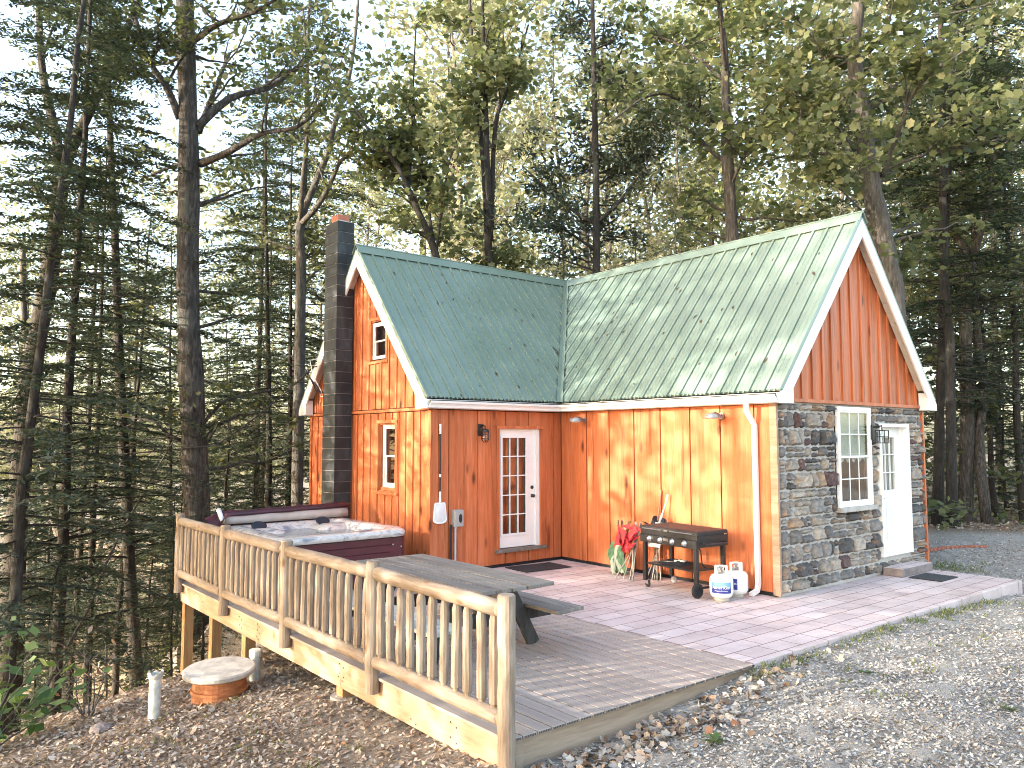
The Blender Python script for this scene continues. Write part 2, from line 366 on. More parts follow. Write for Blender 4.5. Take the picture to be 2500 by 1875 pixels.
def siding(mb,P,u0,u1,z0,zt,ops=(),w=.29,jit=.03,gap=.011,d=.02,alt=.015,apex=None,rg=random.Random(3)):
    u=u0;i=0;seams=[]
    while u<u1-.02:
        n=min(u1,u+w+rg.uniform(-jit,jit))
        if u1-n<.1: n=u1
        for a,b,lo,top in pieces(u+gap/2,n-gap/2,z0,zt,ops):
            pts=[(a,lo),(b,lo),(b,top(b))]
            if apex and a<apex<b and top is zt: pts.append((apex,top(apex)))
            pts.append((a,top(a)))
            dd=d+(alt if i%2 else 0)
            mb.prism([P(x,z,0) for x,z in pts],Vector(P(a,lo,dd))-Vector(P(a,lo,0)))
        seams.append(n);u=n;i+=1
    return seams
def backing(mb,P,u0,u1,z0,zt,ops=(),apex=None,t=.06):
    us=[u0]+([apex] if apex else [])+[u1]
    for a0,b0 in zip(us,us[1:]):
        for a,b,lo,top in pieces(a0,b0,z0,zt,ops):
            mb.prism([P(a,lo,-.002),P(b,lo,-.002),P(b,top(b),-.002),P(a,top(a),-.002)],Vector(P(a,lo,-t))-Vector(P(a,lo,0)))
flat=lambda z:(lambda u:z)
gl=lambda u:ZE-.13+K*(min(u,W-u)+OE)
dop=[(-1.505,-.47,.24,2.385)]
lop=[(1.03,1.72,1.28,2.435)];uop=[(1.41,1.985,3.575,4.28)]
fop=[(1.565,2.585,1.13,2.655),(2.875,3.895,.27,2.41)]
bk=MB()
backing(bk,PS,-A+.06,-.002,.0,flat(2.66),dop);backing(bk,PG,-B+.06,0,.0,flat(2.66))
backing(bk,PC,0,W,-.3,flat(2.66),lop);backing(bk,PC,0,W,2.66,gl,uop,apex=W/2)
backing(bk,PF,.0,W,0,flat(2.69),fop,t=.05);backing(bk,PF,0,W,2.69,gl,apex=W/2,t=.05)
bk.build('wall_core',M['gap'],cab)
w=MB();siding(w,PS,-A+.05,-.03,.055,flat(2.64),dop,w=.29);w.build('door_wall',M['siding'],cab)
w=MB();siding(w,PG,-B+.05,-.035,.055,flat(2.65),(),w=.285,rg=random.Random(8));w.build('side_wall',M['siding'],cab)
w=MB();s1=siding(w,PC,.07,W-.06,-.25,flat(2.62),lop,w=.245,alt=0,rg=random.Random(4))
for s in s1[:-1]:
    for a,b,lo,top in pieces(s-.024,s+.024,-.25,flat(2.62),[(.97,1.79,1.2,2.5)]): mbox(w,PC,a,b,lo,top(a),.021,.04)
s2=siding(w,PC,.02,W-.02,2.7,gl,uop,w=.245,alt=0,apex=W/2,rg=random.Random(5))
for s in s2[:-1]:
    for a,b,lo,top in pieces(s-.024,s+.024,2.7,lambda u:gl(u)-.02,[(1.36,2.04,3.52,4.33)]):
        w.prism([PC(a,lo,.021),PC(b,lo,.021),PC(b,top(b),.021),PC(a,top(a),.021)],(-.019,0,0))
w.build('chimney_gable_wall',M['siding'],cab)
w=MB();mbox(w,PC,.0,W,2.635,2.685,.0,.05);w.build('trim_band',M['siding'],cab)
w=MB();mbox(w,PC,-.045,.06,-.2,2.63,.0,.045);w.build('corner_board',M['siding'],cab)
w=MB();w.box(-A-.002,-A+.1,-.045,-.0005,-.2,2.64);w.build('corner_board',M['siding'],cab)
w=MB();mbox(w,PC,W-.055,W+.02,-.25,2.63,.0,.042);w.build('corner_board',M['siding'],cab)
w=MB();s3=siding(w,PF,.03,W-.03,2.745,gl,(),w=.3,alt=0,apex=W/2,rg=random.Random(6))
for s in s3[:-1]:
    w.prism([PF(s-.028,2.745,.021),PF(s+.028,2.745,.021),PF(s+.028,gl(s+.028)-.03,.021),PF(s-.028,gl(s-.028)-.03,.021)],(0,-.026,0))
w.build('front_gable_wall',M['siding'],cab)
w=MB();mbox(w,PF,.0,W,2.69,2.74,.0,.075);w.build('trim_band',M['siding'],cab)
w=MB();mbox(w,PF,-.045,.0,0.02,2.655,-.06,.05);w.build('corner_board',M['treated'],cab)
w=MB();w.box(W,W+.05,-B-.05,-B+.1,-.1,2.66);w.build('corner_board',M['siding'],cab)
w=MB();siding(w,PE,-B+.1,W,-.1,flat(2.65),(),w=.29);siding(w,PN,-A,W,-.3,flat(2.65),(),w=.29);w.build('rear_wall',M['siding'],cab)
w=MB();w.box(-A+.02,-.003,-.012,0.05,-.25,.05);w.box(-.012,.05,-B+.03,-.013,-.25,.05);w.build('foundation_strip',M['black'],cab)
# stone veneer
rs=random.Random(21)
st=MB()
def stone(x0,x1,z0,z1):
    wd,ht=x1-x0,z1-z0
    nx=max(4,int(wd/.035));nz=max(4,int(ht/.035));dep=rs.uniform(.045,.1);tx,tz=rs.uniform(-.02,.02),rs.uniform(-.025,.012)
    ph=[rs.uniform(0,6.28) for _ in range(4)]
    vs=[];fs=[]
    for j in range(nz+1):
        for i in range(nx+1):
            u,v=i/nx,j/nz;e=min(u*wd,(1-u)*wd,v*ht,(1-v)*ht)
            edge=i in(0,nx) or j in(0,nz)
            jx=rs.uniform(-.009,.009);jz=rs.uniform(-.009,.009)
            d=.004 if edge else dep*min(1,.45+e/.035*.55)+tx*(u-.5)*2+tz*(v-.5)*2+.009*math.sin(9*u*wd/.2+ph[0])*math.cos(8*v+ph[1])+rs.uniform(-.008,.008)
            cx=(1 if u<.5 else -1)*.02*(1-min(1,min(v,1-v)*5)) if edge else 0
            vs.append(PF(x0+u*wd+jx+cx,z0+v*ht+jz,max(.003,d)))
    for j in range(nz):
        for i in range(nx):
            a=j*(nx+1)+i; fs.append((a,a+1,a+nx+2,a+nx+1))
    st.add(vs,fs)
def clip(x0,x1,z0,z1):
    for o in [(1.545,2.605,1.05,2.68),(2.855,3.915,.25,2.43)]:
        if x0<o[1] and x1>o[0] and z0<o[3] and z1>o[2]:
            c=[(x0,o[0],z0,z1),(o[1],x1,z0,z1),(x0,x1,z0,o[2]),(x0,x1,o[3],z1)]
            c=[q for q in c if q[1]-q[0]>.05 and q[3]-q[2]>.045]
            if not c: return None
            return clip(*max(c,key=lambda q:(q[1]-q[0])*(q[3]-q[2])))
    return (x0,x1,z0,z1)
z=.03
while z<2.66:
    h=rs.choice([.13,.17,.2,.22,.25]);h=min(h,2.675-z)
    if 2.675-z-h<.07: h=2.675-z
    # split course segments at openings so that stones butt against them
    edges=[.02,W-.01]
    for o in [(1.545,2.605,1.05,2.68),(2.855,3.915,.25,2.43)]:
        if z<o[3] and z+h>o[2]: edges+=[o[0],o[1]]
    edges=sorted(edges)
    for a,b in zip(edges,edges[1:]):
        x=a
        while x<b-.03:
            n=min(b,x+rs.uniform(.17,.42))
            if b-n<.11: n=b
            subs=[(x,n,z,z+h)]
            if h>.14 and rs.random()<.3 and n-x>.1: zz=z+h*rs.uniform(.4,.6);subs=[(x,n,z,zz),(x,n,zz,z+h)]
            elif h>.14 and n-x>.24 and rs.random()<.35:
                m=(x+n)/2;zz=z+h*.5;subs=[(x,m,z,z+h),(m,n,z,zz),(m,n,zz,z+h)]
            for q in subs:
                g=.011;q=clip(q[0]+g,q[1]-g,q[2]+g,q[3]-g)
                if q: stone(*q)
            x=n
    z+=h
mo=MB()
for a,b,lo,top in pieces(.0,W,.0,flat(2.69),fop): mbox(mo,PF,a,b,lo,top(a),0,.006)
wl=mo.build('stone_wall',M['mortar'],cab);st.build('stone_facing',M['stone'],wl)
# roof ---------------------------------------------------------------
J=(W/2,W/2,H)
planes=[('S',[(-A-OH,-OE,ZE),(-OE,-OE,ZE),J,(-A-OH,W/2,H)],Vector((0,-K,1))),
        ('W',[(-OE,-OE,ZE),(-OE,-B-OH,ZE),(W/2,-B-OH,H),J],Vector((-K,0,1))),
        ('N',[(W+OE,W+OE,ZE),(-A-OH,W+OE,ZE),(-A-OH,W/2,H),J],Vector((0,K,1))),
        ('E',[(W+OE,-B-OH,ZE),(W+OE,W+OE,ZE),J,(W/2,-B-OH,H)],Vector((K,0,1)))]
rf=MB();rb=MB()
nS,nW=planes[0][2].normalized(),planes[1][2].normalized()
for k,p,n in planes: rf.prism(p,-n.normalized()*.035)
def rib(p,q,n,w,h): rb.bar(Vector(p)+n*(h/2),Vector(q)+n*(h/2),w,h,n)
x=-A-OH+.02;i=0
while x<W/2-.02:
    y0=-OE-.025 if x<-OE else x+.06
    z0=ZE+K*(y0+OE)
    rib((x,y0,z0),(x,W/2,H),nS,.04 if i%3==0 else .022,.026 if i%3==0 else .003)
    x+=.0762*(1.08);i+=1
y=-B-OH+.02;i=0
while y<W/2-.02:
    x0=-OE-.025 if y<-OE else y+.06
    rib((x0,y,ZE+K*(x0+OE)),(W/2,y,H),nW,.04 if i%3==0 else .022,.026 if i%3==0 else .003)
    y+=.0762*(1.08);i+=1
roof=rf.build('roof',M['roof'],cab);tag(rb.build('roof_ribs',M['roof'],roof),kind='stuff')
cp=MB()
def cap(p,q,n1,n2,axis):   # ridge cap: two wings
    d=Vector(axis)
    for n in(n1,n2):
        dn=n.cross(d);dn=dn if dn.z<0 else -dn
        o=n*.026
        cp.prism([Vector(p)+o+Vector((0,0,.02)),Vector(q)+o+Vector((0,0,.02)),Vector(q)+dn*.17+o,Vector(p)+dn*.17+o],n*.006)
nN,nE=planes[2][2].normalized(),planes[3][2].normalized()
cap((-A-OH-.02,W/2,H),(W/2+.05,W/2,H),nS,nN,(1,0,0));cap((W/2,-B-OH-.02,H),(W/2,W/2+.05,H),nW,nE,(0,1,0))
cp.tube([(-A-OH-.02,W/2,H+.055),(W/2,W/2,H+.055)],.02,6);cp.tube([(W/2,-B-OH-.02,H+.055),(W/2,W/2,H+.055)],.02,6)
cp.build('ridge_cap',M['roof'],roof)
vf=MB()
va,vb=Vector((-OE-.03,-OE-.03,ZE-.035)),Vector(J)
for n,s in((nS,Vector((-1,0,0))),(nW,Vector((0,-1,0)))):
    o=n*.03;vf.prism([va+o,vb+o,vb+o+s*.1,va+o+s*.1],n*.005)
vf.build('valley_flashing',M['roof'],roof)
# loose leaf debris lodged against the ribs and in the valley
db=MB();rd=random.Random(12)
for _ in range(150):
    s=rd.random();W_=rd.random()<.55
    if rd.random()<.35:
        tpos=rd.uniform(.02,.85);p=va.lerp(vb,tpos)+Vector((rd.uniform(-.12,.03),rd.uniform(-.12,.03),0));
        n=nW if p.y<p.x else nS
    elif W_: y=rd.uniform(-B,.5);x=rd.uniform(max(-OE,y+.1),W/2-.25);p=Vector((x,y,0));n=nW
    else: x=rd.uniform(-A,.6);y=rd.uniform(max(-OE,x+.1),W/2-.25);p=Vector((x,y,0));n=nS
    p.z=ZE+K*((p.x if n is nW else p.y)+OE)+.012
    up=Vector((K,0,0)) if n is nW else Vector((0,K,0));up.z=K*K;up.normalize()
    sd=n.cross(up);L=rd.uniform(.02,.07);a=rd.uniform(-.6,.6)
    e1=(up*math.cos(a)+sd*math.sin(a))*L;e2=n.cross(e1)*rd.uniform(.2,.5)
    db.add([p-e1,p+e2+n*.01,p+e1,p-e2*.7+n*.006],[(0,1,2,3)])
tag(db.build('leaf_debris',M['debris'],roof),kind='stuff')
# rake boards, returns, soffits --------------------------------------
def gable_trim(P,dd):   # P maps (u,z,outward)
    f=MB();s=MB()
    for m in(0,1):
        U=(lambda u:u) if m==0 else (lambda u:W-u)
        zt=lambda u:ZE-.045+K*(u+OE)
        a=-OE-.03
        pts=[(a,2.655),(.135,2.655),(.135,zt(.135)-.29),(W/2,zt(W/2)-.29),(W/2,zt(W/2)),(a,zt(a))]
        off=Vector(P(0,0,OH))-Vector(P(0,0,OH-.03))
        q=[P(U(u),z,OH-.03) for u,z in pts]
        f.prism([q[0],q[1],q[2],q[5]],off);f.prism([q[2],q[3],q[4],q[5]],off)
        # inner side and bottom of the return box
        mbox(f,P,U(.115),U(.135),2.655,zt(.135)-.2,.055,OH-.031)
        mbox(f,P,U(-OE),U(.114),2.655,2.67,.055,OH-.031)
        # sloped soffit in lapped strips
        L=16
        for i in range(L):
            u0=.13+(W/2-.13)*i/L;u1=.13+(W/2-.13)*(i+1)/L-.008
            s.prism([P(U(u0),zt(u0)-.155,.045),P(U(u1),zt(u1)-.155,.045),P(U(u1),zt(u1)-.155,OH-.031),P(U(u0),zt(u0)-.155,OH-.031)],(0,0,.02))
    f.build('rake_board',M['vinyl'],cab);s.build('gable_soffit',M['soffit'],cab)
gable_trim(PF,1);gable_trim(PC,1)
e=MB()
e.box(-OE-.012,-OE+.008,-B-.18,-OE,2.66,2.80);e.build('fascia',M['vinyl'],cab);e=MB()
e.box(-A-.18,-OE-.013,-OE-.012,-OE+.008,2.66,2.80)
e.build('fascia',M['vinyl'],cab);e=MB()
e.box(-OE+.009,-.04,-B-.05,-OE,2.655,2.668);e.box(-A-.05,-.04,-OE+.009,-.04,2.6552,2.667)
e.build('eave_soffit',M['vinyl'],cab);e=MB()
e.box(W,W+OE+.02,-B-.05,W,2.655,2.8);e.build('fascia',M['vinyl'],cab);e=MB();e.box(-A,W,W,W+OE+.02,2.655,2.8)
e.build('fascia',M['vinyl'],cab)
gp=[(.012,2.67),(.075,2.665),(.082,2.70),(.1,2.725),(.118,2.735),(.125,2.765),(.115,2.77),(.11,2.742),(.07,2.71),(.065,2.68),(.02,2.68),(.018,2.79),(.012,2.79)]
g=MB()
g.loops([[(-A-.19,-OE-o,zz) for o,zz in gp],[(-OE-o,-OE-o,zz) for o,zz in gp]],True,True)
g.loops([[(-OE-o,-OE-o,zz) for o,zz in gp],[(-OE-o,-B-.19,zz) for o,zz in gp]],True,True)
gut=g.build('gutter',M['white'],cab)
g=MB();dp=[(.02,2.72),(.09,2.735),(.095,2.775),(.06,2.79),(.02,2.785)]
g.loops([[(-A-.15,-OE-o,zz) for o,zz in dp],[(-OE-o,-OE-o,zz) for o,zz in dp],[(-OE-o,-B-.15,zz) for o,zz in dp]],True,True);g.build('gutter_debris_and_shade',M['debris'],gut)  # dark strip: leaf debris plus the shadow gap under the roof edge
d=MB()
for (y0,dx) in((0,0),):
    yc=-4.12
    path=[(-.25,yc,2.675),(-.245,yc,2.56),(-.075,yc-.01,2.36),(-.07,yc-.01,.14),(-.10,yc-.01,.06),(-.24,yc-.01,.025)]
    secs=[]
    for i,p in enumerate(path):
        p=Vector(p);dn=(Vector(path[min(i+1,5)])-Vector(path[max(i-1,0)])).normalized();r=Vector((0,1,0));u=r.cross(dn).normalized()
        secs.append([p+r*a*.032+u*b*.026 for a,b in((1,1),(.5,.8),(0,1),(-.5,.8),(-1,1),(-1,-1),(-.4,-.85),(.4,-.85),(1,-1))])
    d.loops(secs,True,True)
d.build('downspout',M['white'],cab)
# chimney --------------------------------------------------------------
cx0,cx1,cy0,cy1=-3.2,-2.86,2.65,3.17
ch=MB();nb=33;z=-1.6;bh=.2035
mc=MB();mc.box(cx0+.008,cx1,cy0+.008,cy1-.008,-1.7,6.27)
i=0
zz=6.27
while zz>-1.5:
    z1=zz-.004;z0=zz-bh+.004
    if i%2: 
        ch.box(cx0,cx1-.0,cy0,cy1,z0,z1)
    else:
        m=(cy0+cy1)/2
        ch.box(cx0,cx1,cy0,m-.003 if 0 else cy1,z0,z1)
    zz-=bh;i+=1
chim=ch.build('chimney',M['chim'],cab,bevel=.006)
mc.build('mortar_joint',M['mortarc'],chim)
c=MB();c.loops([[(cx0+.01,cy0+.01,6.27),(cx1-.01,cy0+.01,6.27),(cx1-.01,cy1-.01,6.27),(cx0+.01,cy1-.01,6.27)],[(cx0+.08,cy0+.12,6.32),(cx1-.06,cy0+.12,6.32),(cx1-.06,cy1-.12,6.32),(cx0+.08,cy1-.12,6.32)]],False,True);c.build('mortar_cap',M['conc'],chim)
c=MB();fx0,fx1,fy0,fy1=cx0+.07,cx1-.05,cy0+.13,cy1-.12
for b in((fx0,fx1,fy0,fy0+.025),(fx0,fx1,fy1-.025,fy1),(fx0,fx0+.025,fy0+.026,fy1-.026),(fx1-.025,fx1,fy0+.026,fy1-.026)): c.box(*b,6.3,6.43)
c.build('flue',M['flue'],chim)
# windows --------------------------------------------------------------
def window(P,u0,u1,z0,z1,rec,trim,grid,fr=.05,mat='vinyl',glass='glassdark',interior=False,trimmat='siding'):
    f=MB();D0,D1=-rec-.05,-rec
    mbox(f,P,u0,u0+fr,z0,z1,D0,D1);mbox(f,P,u1-fr,u1,z0,z1,D0,D1);mbox(f,P,u0+fr,u1-fr,z0,z0+fr,D0,D1);mbox(f,P,u0+fr,u1-fr,z1-fr,z1,D0,D1)
    zm=(z0+z1)/2
    wn=f.build('window',M[mat],cab,bevel=.003)
    for k,(a,b,dd) in enumerate(((zm-.02,z1-fr,-.012),(z0+fr,zm+.02,-.03))):
        s=MB();t=.03;x0,x1=u0+fr,u1-fr;q0,q1=D1+dd-.025,D1+dd
        mbox(s,P,x0,x0+t,a,b,q0,q1);mbox(s,P,x1-t,x1,a,b,q0,q1);mbox(s,P,x0+t,x1-t,a,a+t,q0,q1);mbox(s,P,x0+t,x1-t,b-t,b,q0,q1)
        s.build('sash',M[mat],wn,bevel=.002)
        g=MB();mbox(g,P,x0+t,x1-t,a+t,b-t,q0+.008,q0+.013);g.build('pane',M[glass],wn)
        if grid:
            m=MB();nx,nz=grid
            for i in range(1,nx): u=x0+t+(x1-x0-2*t)*i/nx;mbox(m,P,u-.008,u+.008,a+t,b-t,q0+.014,q0+.022)
            for j in range(1,nz): zc=a+t+(b-a-2*t)*j/nz;mbox(m,P,x0+t,x1-t,zc-.008,zc+.008,q0+.0145,q0+.0225)
            m.build('muntin',M[mat],wn)
    return wn
# lower gable window, deep set in an orange casing
wn=window(PC,1.09,1.64,1.33,2.425,.05,None,None,fr=.045)
t=MB();mbox(t,PC,.985,1.07,1.26,2.445,-.09,.045);mbox(t,PC,1.66,1.765,1.26,2.445,-.09,.045);mbox(t,PC,.985,1.765,2.446,2.5,-.09,.055);mbox(t,PC,1.071,1.659,2.425,2.445,-.09,.0);t.build('casing',M['siding'],wn)
t=MB();mbox(t,PC,.95,1.8,1.215,1.259,-.09,.075);mbox(t,PC,1.071,1.659,1.26,1.33,-.09,-.02);t.build('sill',M['siding'],wn)
wn=window(PC,1.43,1.965,3.6,4.26,.0,None,None,fr=.035)
t=MB();mbox(t,PC,1.365,1.43,3.56,4.3,-.04,.045);mbox(t,PC,1.966,2.03,3.56,4.3,-.04,.045);mbox(t,PC,1.365,2.03,4.301,4.35,-.04,.045);mbox(t,PC,1.34,2.055,3.515,3.559,-.04,.06);t.build('casing',M['siding'],wn)
# front window with blind and lace behind clear glass
wn=window(PF,1.565,2.585,1.13,2.655,-.075,None,(3,2),fr=.058,mat='white',glass='glass')
t=MB();PFx=PF
mbox(t,PF,1.5,2.62,1.06,1.128,-.02,.13);t.build('sill',M['conc'],wn,bevel=.008)
t=MB()
for i in range(16): zc=2.57-i*.042;t.obox(PF(2.075,zc,.004),(.43,0,0),(0,.006,-.021),(0,.0012,.0006))
t.build('blind',M['pale'],wn)
t=MB();n=40;ls=[]
for i in range(n+1):
    u=1.64+.87*i/n;dd=.0+.008*math.sin(i*1.7);ls.append((u,dd,1.83+.03*math.sin(i*.75)))
t.add([PF(u,z,d) for u,d,z in ls]+[PF(u,2.03,d) for u,d,z in ls],[(i,i+1,n+2+i,n+1+i) for i in range(n)]);t.build('lace_valance',M['labw'],wn)
t=MB();mbox(t,PF,1.6,2.55,1.15,2.64,-.62,-.6);mbox(t,PF,1.58,1.6,1.13,2.65,-.62,-.06);mbox(t,PF,2.551,2.571,1.13,2.65,-.62,-.06);mbox(t,PF,1.6,2.55,1.13,1.149,-.6,-.06);t.build('room_recess',M['handle'],wn)
# round backed chair seen behind the lower sash
t=MB();t.tube([PF(2.08+.26*math.cos(a),1.45+.26*math.sin(a),-.4) for a in [R(-60+i*15) for i in range(21)]],.025,6);t.box(1.85,2.3,-B+.38,-B+.43,1.15,1.5);t.build('chair_back',M['bark'],wn)
# doors ----------------------------------------------------------------
def door(P,u0,u1,z0,z1,d,gu0,gu1,gz0,gz1,nx,nz,glass):
    s=MB();D0=d-.045
    mbox(s,P,u0,gu0,z0,z1,D0,d);mbox(s,P,gu1,u1,z0,z1,D0,d);mbox(s,P,gu0,gu1,z0,gz0,D0,d);mbox(s,P,gu0,gu1,gz1,z1,D0,d)
    dr=s.build('door',M['white'],cab)
    f=MB();b=.03
    mbox(f,P,gu0-b,gu0+.012,gz0-b,gz1+b,d+.0005,d+.014);mbox(f,P,gu1-.012,gu1+b,gz0-b,gz1+b,d+.0005,d+.014)
    mbox(f,P,gu0+.0121,gu1-.0121,gz0-b,gz0+.012,d+.0005,d+.014);mbox(f,P,gu0+.0121,gu1-.0121,gz1-.012,gz1+b,d+.0005,d+.014)
    for i in range(1,nx): u=gu0+(gu1-gu0)*i/nx;mbox(f,P,u-.009,u+.009,gz0+.012,gz1-.012,d-.02,d+.004)
    for j in range(1,nz): q=gz0+(gz1-gz0)*j/nz;mbox(f,P,gu0+.012,gu1-.012,q-.009,q+.009,d-.0195,d+.0045)
    f.build('glazing_bar',M['white'],dr,bevel=.002)
    g=MB();mbox(g,P,gu0,gu1,gz0,gz1,d-.03,d-.022);g.build('pane',M[glass],dr)
    return dr
dr=door(PS,-1.45,-.612,.312,2.33,-.02,-1.36,-.815,.535,2.2,3,5,'glassdark')
k=MB();k.lathe([(.03,0),(.03,.008),(.012,.012),(.012,.035),(.026,.04),(.03,.055),(.022,.068),(0.001,.07)],(0,0,0),14,'Y')
for v in range(len(k.v)): x,y,zq=k.v[v];k.v[v]=(-.683+x,.02-y-.0,1.171+zq)
k.build('door_knob',M['black'],dr,smooth=True)
k=MB();k.lathe([(.031,0),(.031,.014),(.024,.022),(.001,.024)],(0,0,0),14,'Y')
for v in range(len(k.v)): x,y,zq=k.v[v];k.v[v]=(-.683+x,.02-y,1.319+zq)
k.build('deadbolt',M['black'],dr,smooth=True)
t=MB();mbox(t,PS,-1.505,-1.452,.3,2.345,-.06,.045);mbox(t,PS,-.53,-.465,.3,2.345,-.06,.045);mbox(t,PS,-1.525,-.445,2.346,2.395,-.06,.06)
cs=t.build('door_casing',M['siding'],cab)
t=MB();mbox(t,PS,-.61,-.531,.3,2.345,-.06,.01);mbox(t,PS,-1.4515,-.611,2.331,2.345,-.06,.01);t.build('jamb',M['vinyl'],cs)
t=MB();mbox(t,PS,-1.53,-.43,.245,.299,-.06,.085);t.build('door_sill',M['tablew'],cab)
dr=door(PF,2.93,3.745,.32,2.355,-.055,3.12,3.6,1.31,2.2,3,3,'glass')
t=MB();n=30;t.add([PF(3.1+.52*i/n,z_,-.1+.008*math.sin(i*1.4)) for z_ in(1.28,2.23) for i in range(n+1)],[(i,i+1,n+2+i,n+1+i) for i in range(n)]);t.build('curtain',M['beige'],dr)
t=MB()
for u in(3.0,3.4):
    for (a,b) in((.5,1.15),):
        for (x0,x1,q0,q1) in((u,u+.27,a,a+.02),(u,u+.27,b-.02,b),(u,u+.02,a+.0201,b-.0201),(u+.25,u+.27,a+.0201,b-.0201)): mbox(t,PF,x0,x1,q0,q1,-.0549,-.045)
        mbox(t,PF,u+.05,u+.22,a+.05,b-.05,-.0549,-.047)
t.build('raised_panel',M['white'],dr,bevel=.004)
k=MB();k.tube([PF(2.99,1.2,-.055),PF(2.99,1.2,.0),PF(3.07,1.2,.005)],.011,8);k.build('door_handle',M['black'],dr)
t=MB();mbox(t,PF,2.865,2.929,.275,2.41,-.06,.075);mbox(t,PF,3.82,3.9,.275,2.41,-.06,.075);mbox(t,PF,2.9291,3.8199,2.356,2.41,-.06,.075);mbox(t,PF,3.746,3.8199,.32,2.3559,-.06,-.02)
mbox(t,PF,2.9291,3.8199,.275,.319,-.06,.07)
t.build('door_casing',M['white'],cab,bevel=.003)
# lights ----------------------------------------------------------------
def lantern(x,y,z,label,s=1):
    t=thing('wall_lantern',label,'wall lamp',(x,y,z),0,'black caged wall lanterns beside the doors',local=True)
    b=MB();b.box(-.055,.055,-.02,0,-.07,.13);b.build('back_plate',M['black'],t,bevel=.005)
    b=MB();b.tube([(0,-.02,.08),(0,-.09,.11),(0,-.14,.085),(0,-.14,.04)],.012,8);b.build('arm',M['black'],t)
    b=MB();b.lathe([(.02,.05),(.062,.03),(.066,.0),(.06,-.005)],(0,-.14,0),14);b.build('cap',M['black'],t)
    b=MB();b.lathe([(.05,-.005),(.052,-.13),(.046,-.15),(.001,-.15)],(0,-.14,0),14);b.build('glass',M['glass'],t,smooth=True)
    b=MB()
    for a in range(6):
        q=R(60*a);b.tube([(.064*math.cos(q),-.14+.064*math.sin(q),0),(.066*math.cos(q),-.14+.066*math.sin(q),-.13),(.03*math.cos(q),-.14+.03*math.sin(q),-.175)],.0045,5)
    for zz,r in((-.05,.066),(-.11,.066),(-.175,.03)): b.tube([(r*math.cos(R(i*30)),-.14+r*math.sin(R(i*30)),zz) for i in range(13)],.0045,5)
    b.build('cage',M['black'],t)
    return t
lantern(-1.86,-.036,2.29,'round black caged lantern on the orange boards left of the fifteen-pane door')
def lantern_box(x,y,z,label):
    t=thing('wall_lantern',label,'wall lamp',(x,y,z),0,'black caged wall lanterns beside the doors',local=True)
    b=MB();b.box(-.06,.06,-.03,0,-.1,.14);b.build('back_plate',M['black'],t,bevel=.004)
    b=MB();b.tube([(0,-.03,.1),(0,-.15,.12),(0,-.15,.05)],.012,8);b.build('arm',M['black'],t)
    b=MB();b.box(-.06,.06,-.21,-.09,.04,.055);b.build('cap',M['black'],t)
    b=MB()
    for sx in(-1,1):
        for sy in(-1,1): b.bar((.07*sx,-.15+.07*sy,.05),(.07*sx,-.15+.07*sy,-.15),.012,.012,(0,1,0))
        b.bar((.07*sx,-.22,-.05),(.07*sx,-.08,-.05),.009,.009);b.bar((.07*sx,-.226,-.15),(.07*sx,-.074,-.15),.012,.012)
        b.bar((-.076,-.15+.07*sx,-.151),(.076,-.15+.07*sx,-.151),.012,.012);b.bar((-.07,-.15+.07*sx,-.05),(.07,-.15+.07*sx,-.05),.009,.009)
        b.bar((.07*sx,-.226,.046),(.07*sx,-.074,.046),.012,.012);b.bar((-.076,-.15+.07*sx,.0465),(.076,-.15+.07*sx,.0465),.012,.012)
    b.build('cage',M['black'],t)
    b=MB();b.lathe([(.015,.04),(.015,.0),(.03,-.03),(.025,-.06),(.001,-.07)],(0,-.15,0),12);b.build('bulb',M['glass'],t,smooth=True)
lantern_box(2.62,-B-.075,2.25,'square black caged lantern on the stone wall between window and white door')
def barn(y,label):
    t=thing('barn_light',label,'wall lamp',(0,y,2.5),0,'galvanised barn lights under the eave',local=True)
    b=MB();b.lathe([(.05,-.037),(.05,-.052)],(0,0,0),16,'X');b.build('mount_plate',M['galv'],t)
    b=MB();b.tube([(-.04,0,.0),(-.1,0,.03),(-.2,0,.05),(-.24,0,.03)],.014,8);b.build('arm',M['galv'],t)
    b=MB();b.lathe([(.03,.05),(.045,.035),(.095,.03),(.11,.02),(.115,-.005),(.128,-.02),(.13,-.035),(.118,-.034),(.105,-.01),(.03,.0)],(-.24,0,0),24);b.build('lamp_shade',M['galv'],t,smooth=True)
    b=MB();b.lathe([(.08,-.012),(.075,-.04),(.001,-.045)],(-.24,0,0),18);b.build('lens',M['vinyl'],t,smooth=True)
barn(-.66,'galvanised barn light under the eave near the inner corner of the walls')
barn(-3.55,'galvanised barn light under the eave near the white downspout')
# skimmer net -----------------------------------------------------------
t=thing('skimmer_net','white pool skimmer net hanging by its black pole on the boards left of the lantern','pool net',(-2.675,-.06,.82),local=True)
b=MB();b.tube([(0,0,.49),(0,0,1.47)],.014,8);b.build('pole',M['black'],t)
b=MB();b.tube([(0,0,1.43),(0,0,1.59)],.017,8);b.build('grip',M['white'],t)
b=MB();b.tube([(0,0,.74),(0,0,.785)],.018,8);b.build('clamp',M['white'],t)
b=MB();b.tube([(0,0,.45),(0,0,.51)],.018,8);b.tube([(0,0,.34),(0,0,.451)],[.022,.016],8);b.build('socket',M['white'],t)
fr=[(-.085,.335),(.085,.335),(.1,.31),(.128,.06),(.11,.02),(.05,.0),(-.05,.0),(-.11,.02),(-.128,.06),(-.1,.31)]
b=MB();b.loops([[(x,-.012,z) for x,z in fr],[(x,.012,z) for x,z in fr],[(x*.84,.012,.17+(z-.17)*.88) for x,z in fr],[(x*.84,-.012,.17+(z-.17)*.88) for x,z in fr],[(x,-.012,z) for x,z in fr]]);b.build('frame',M['white'],t)
b=MB();n=12
vs=[];fs=[]
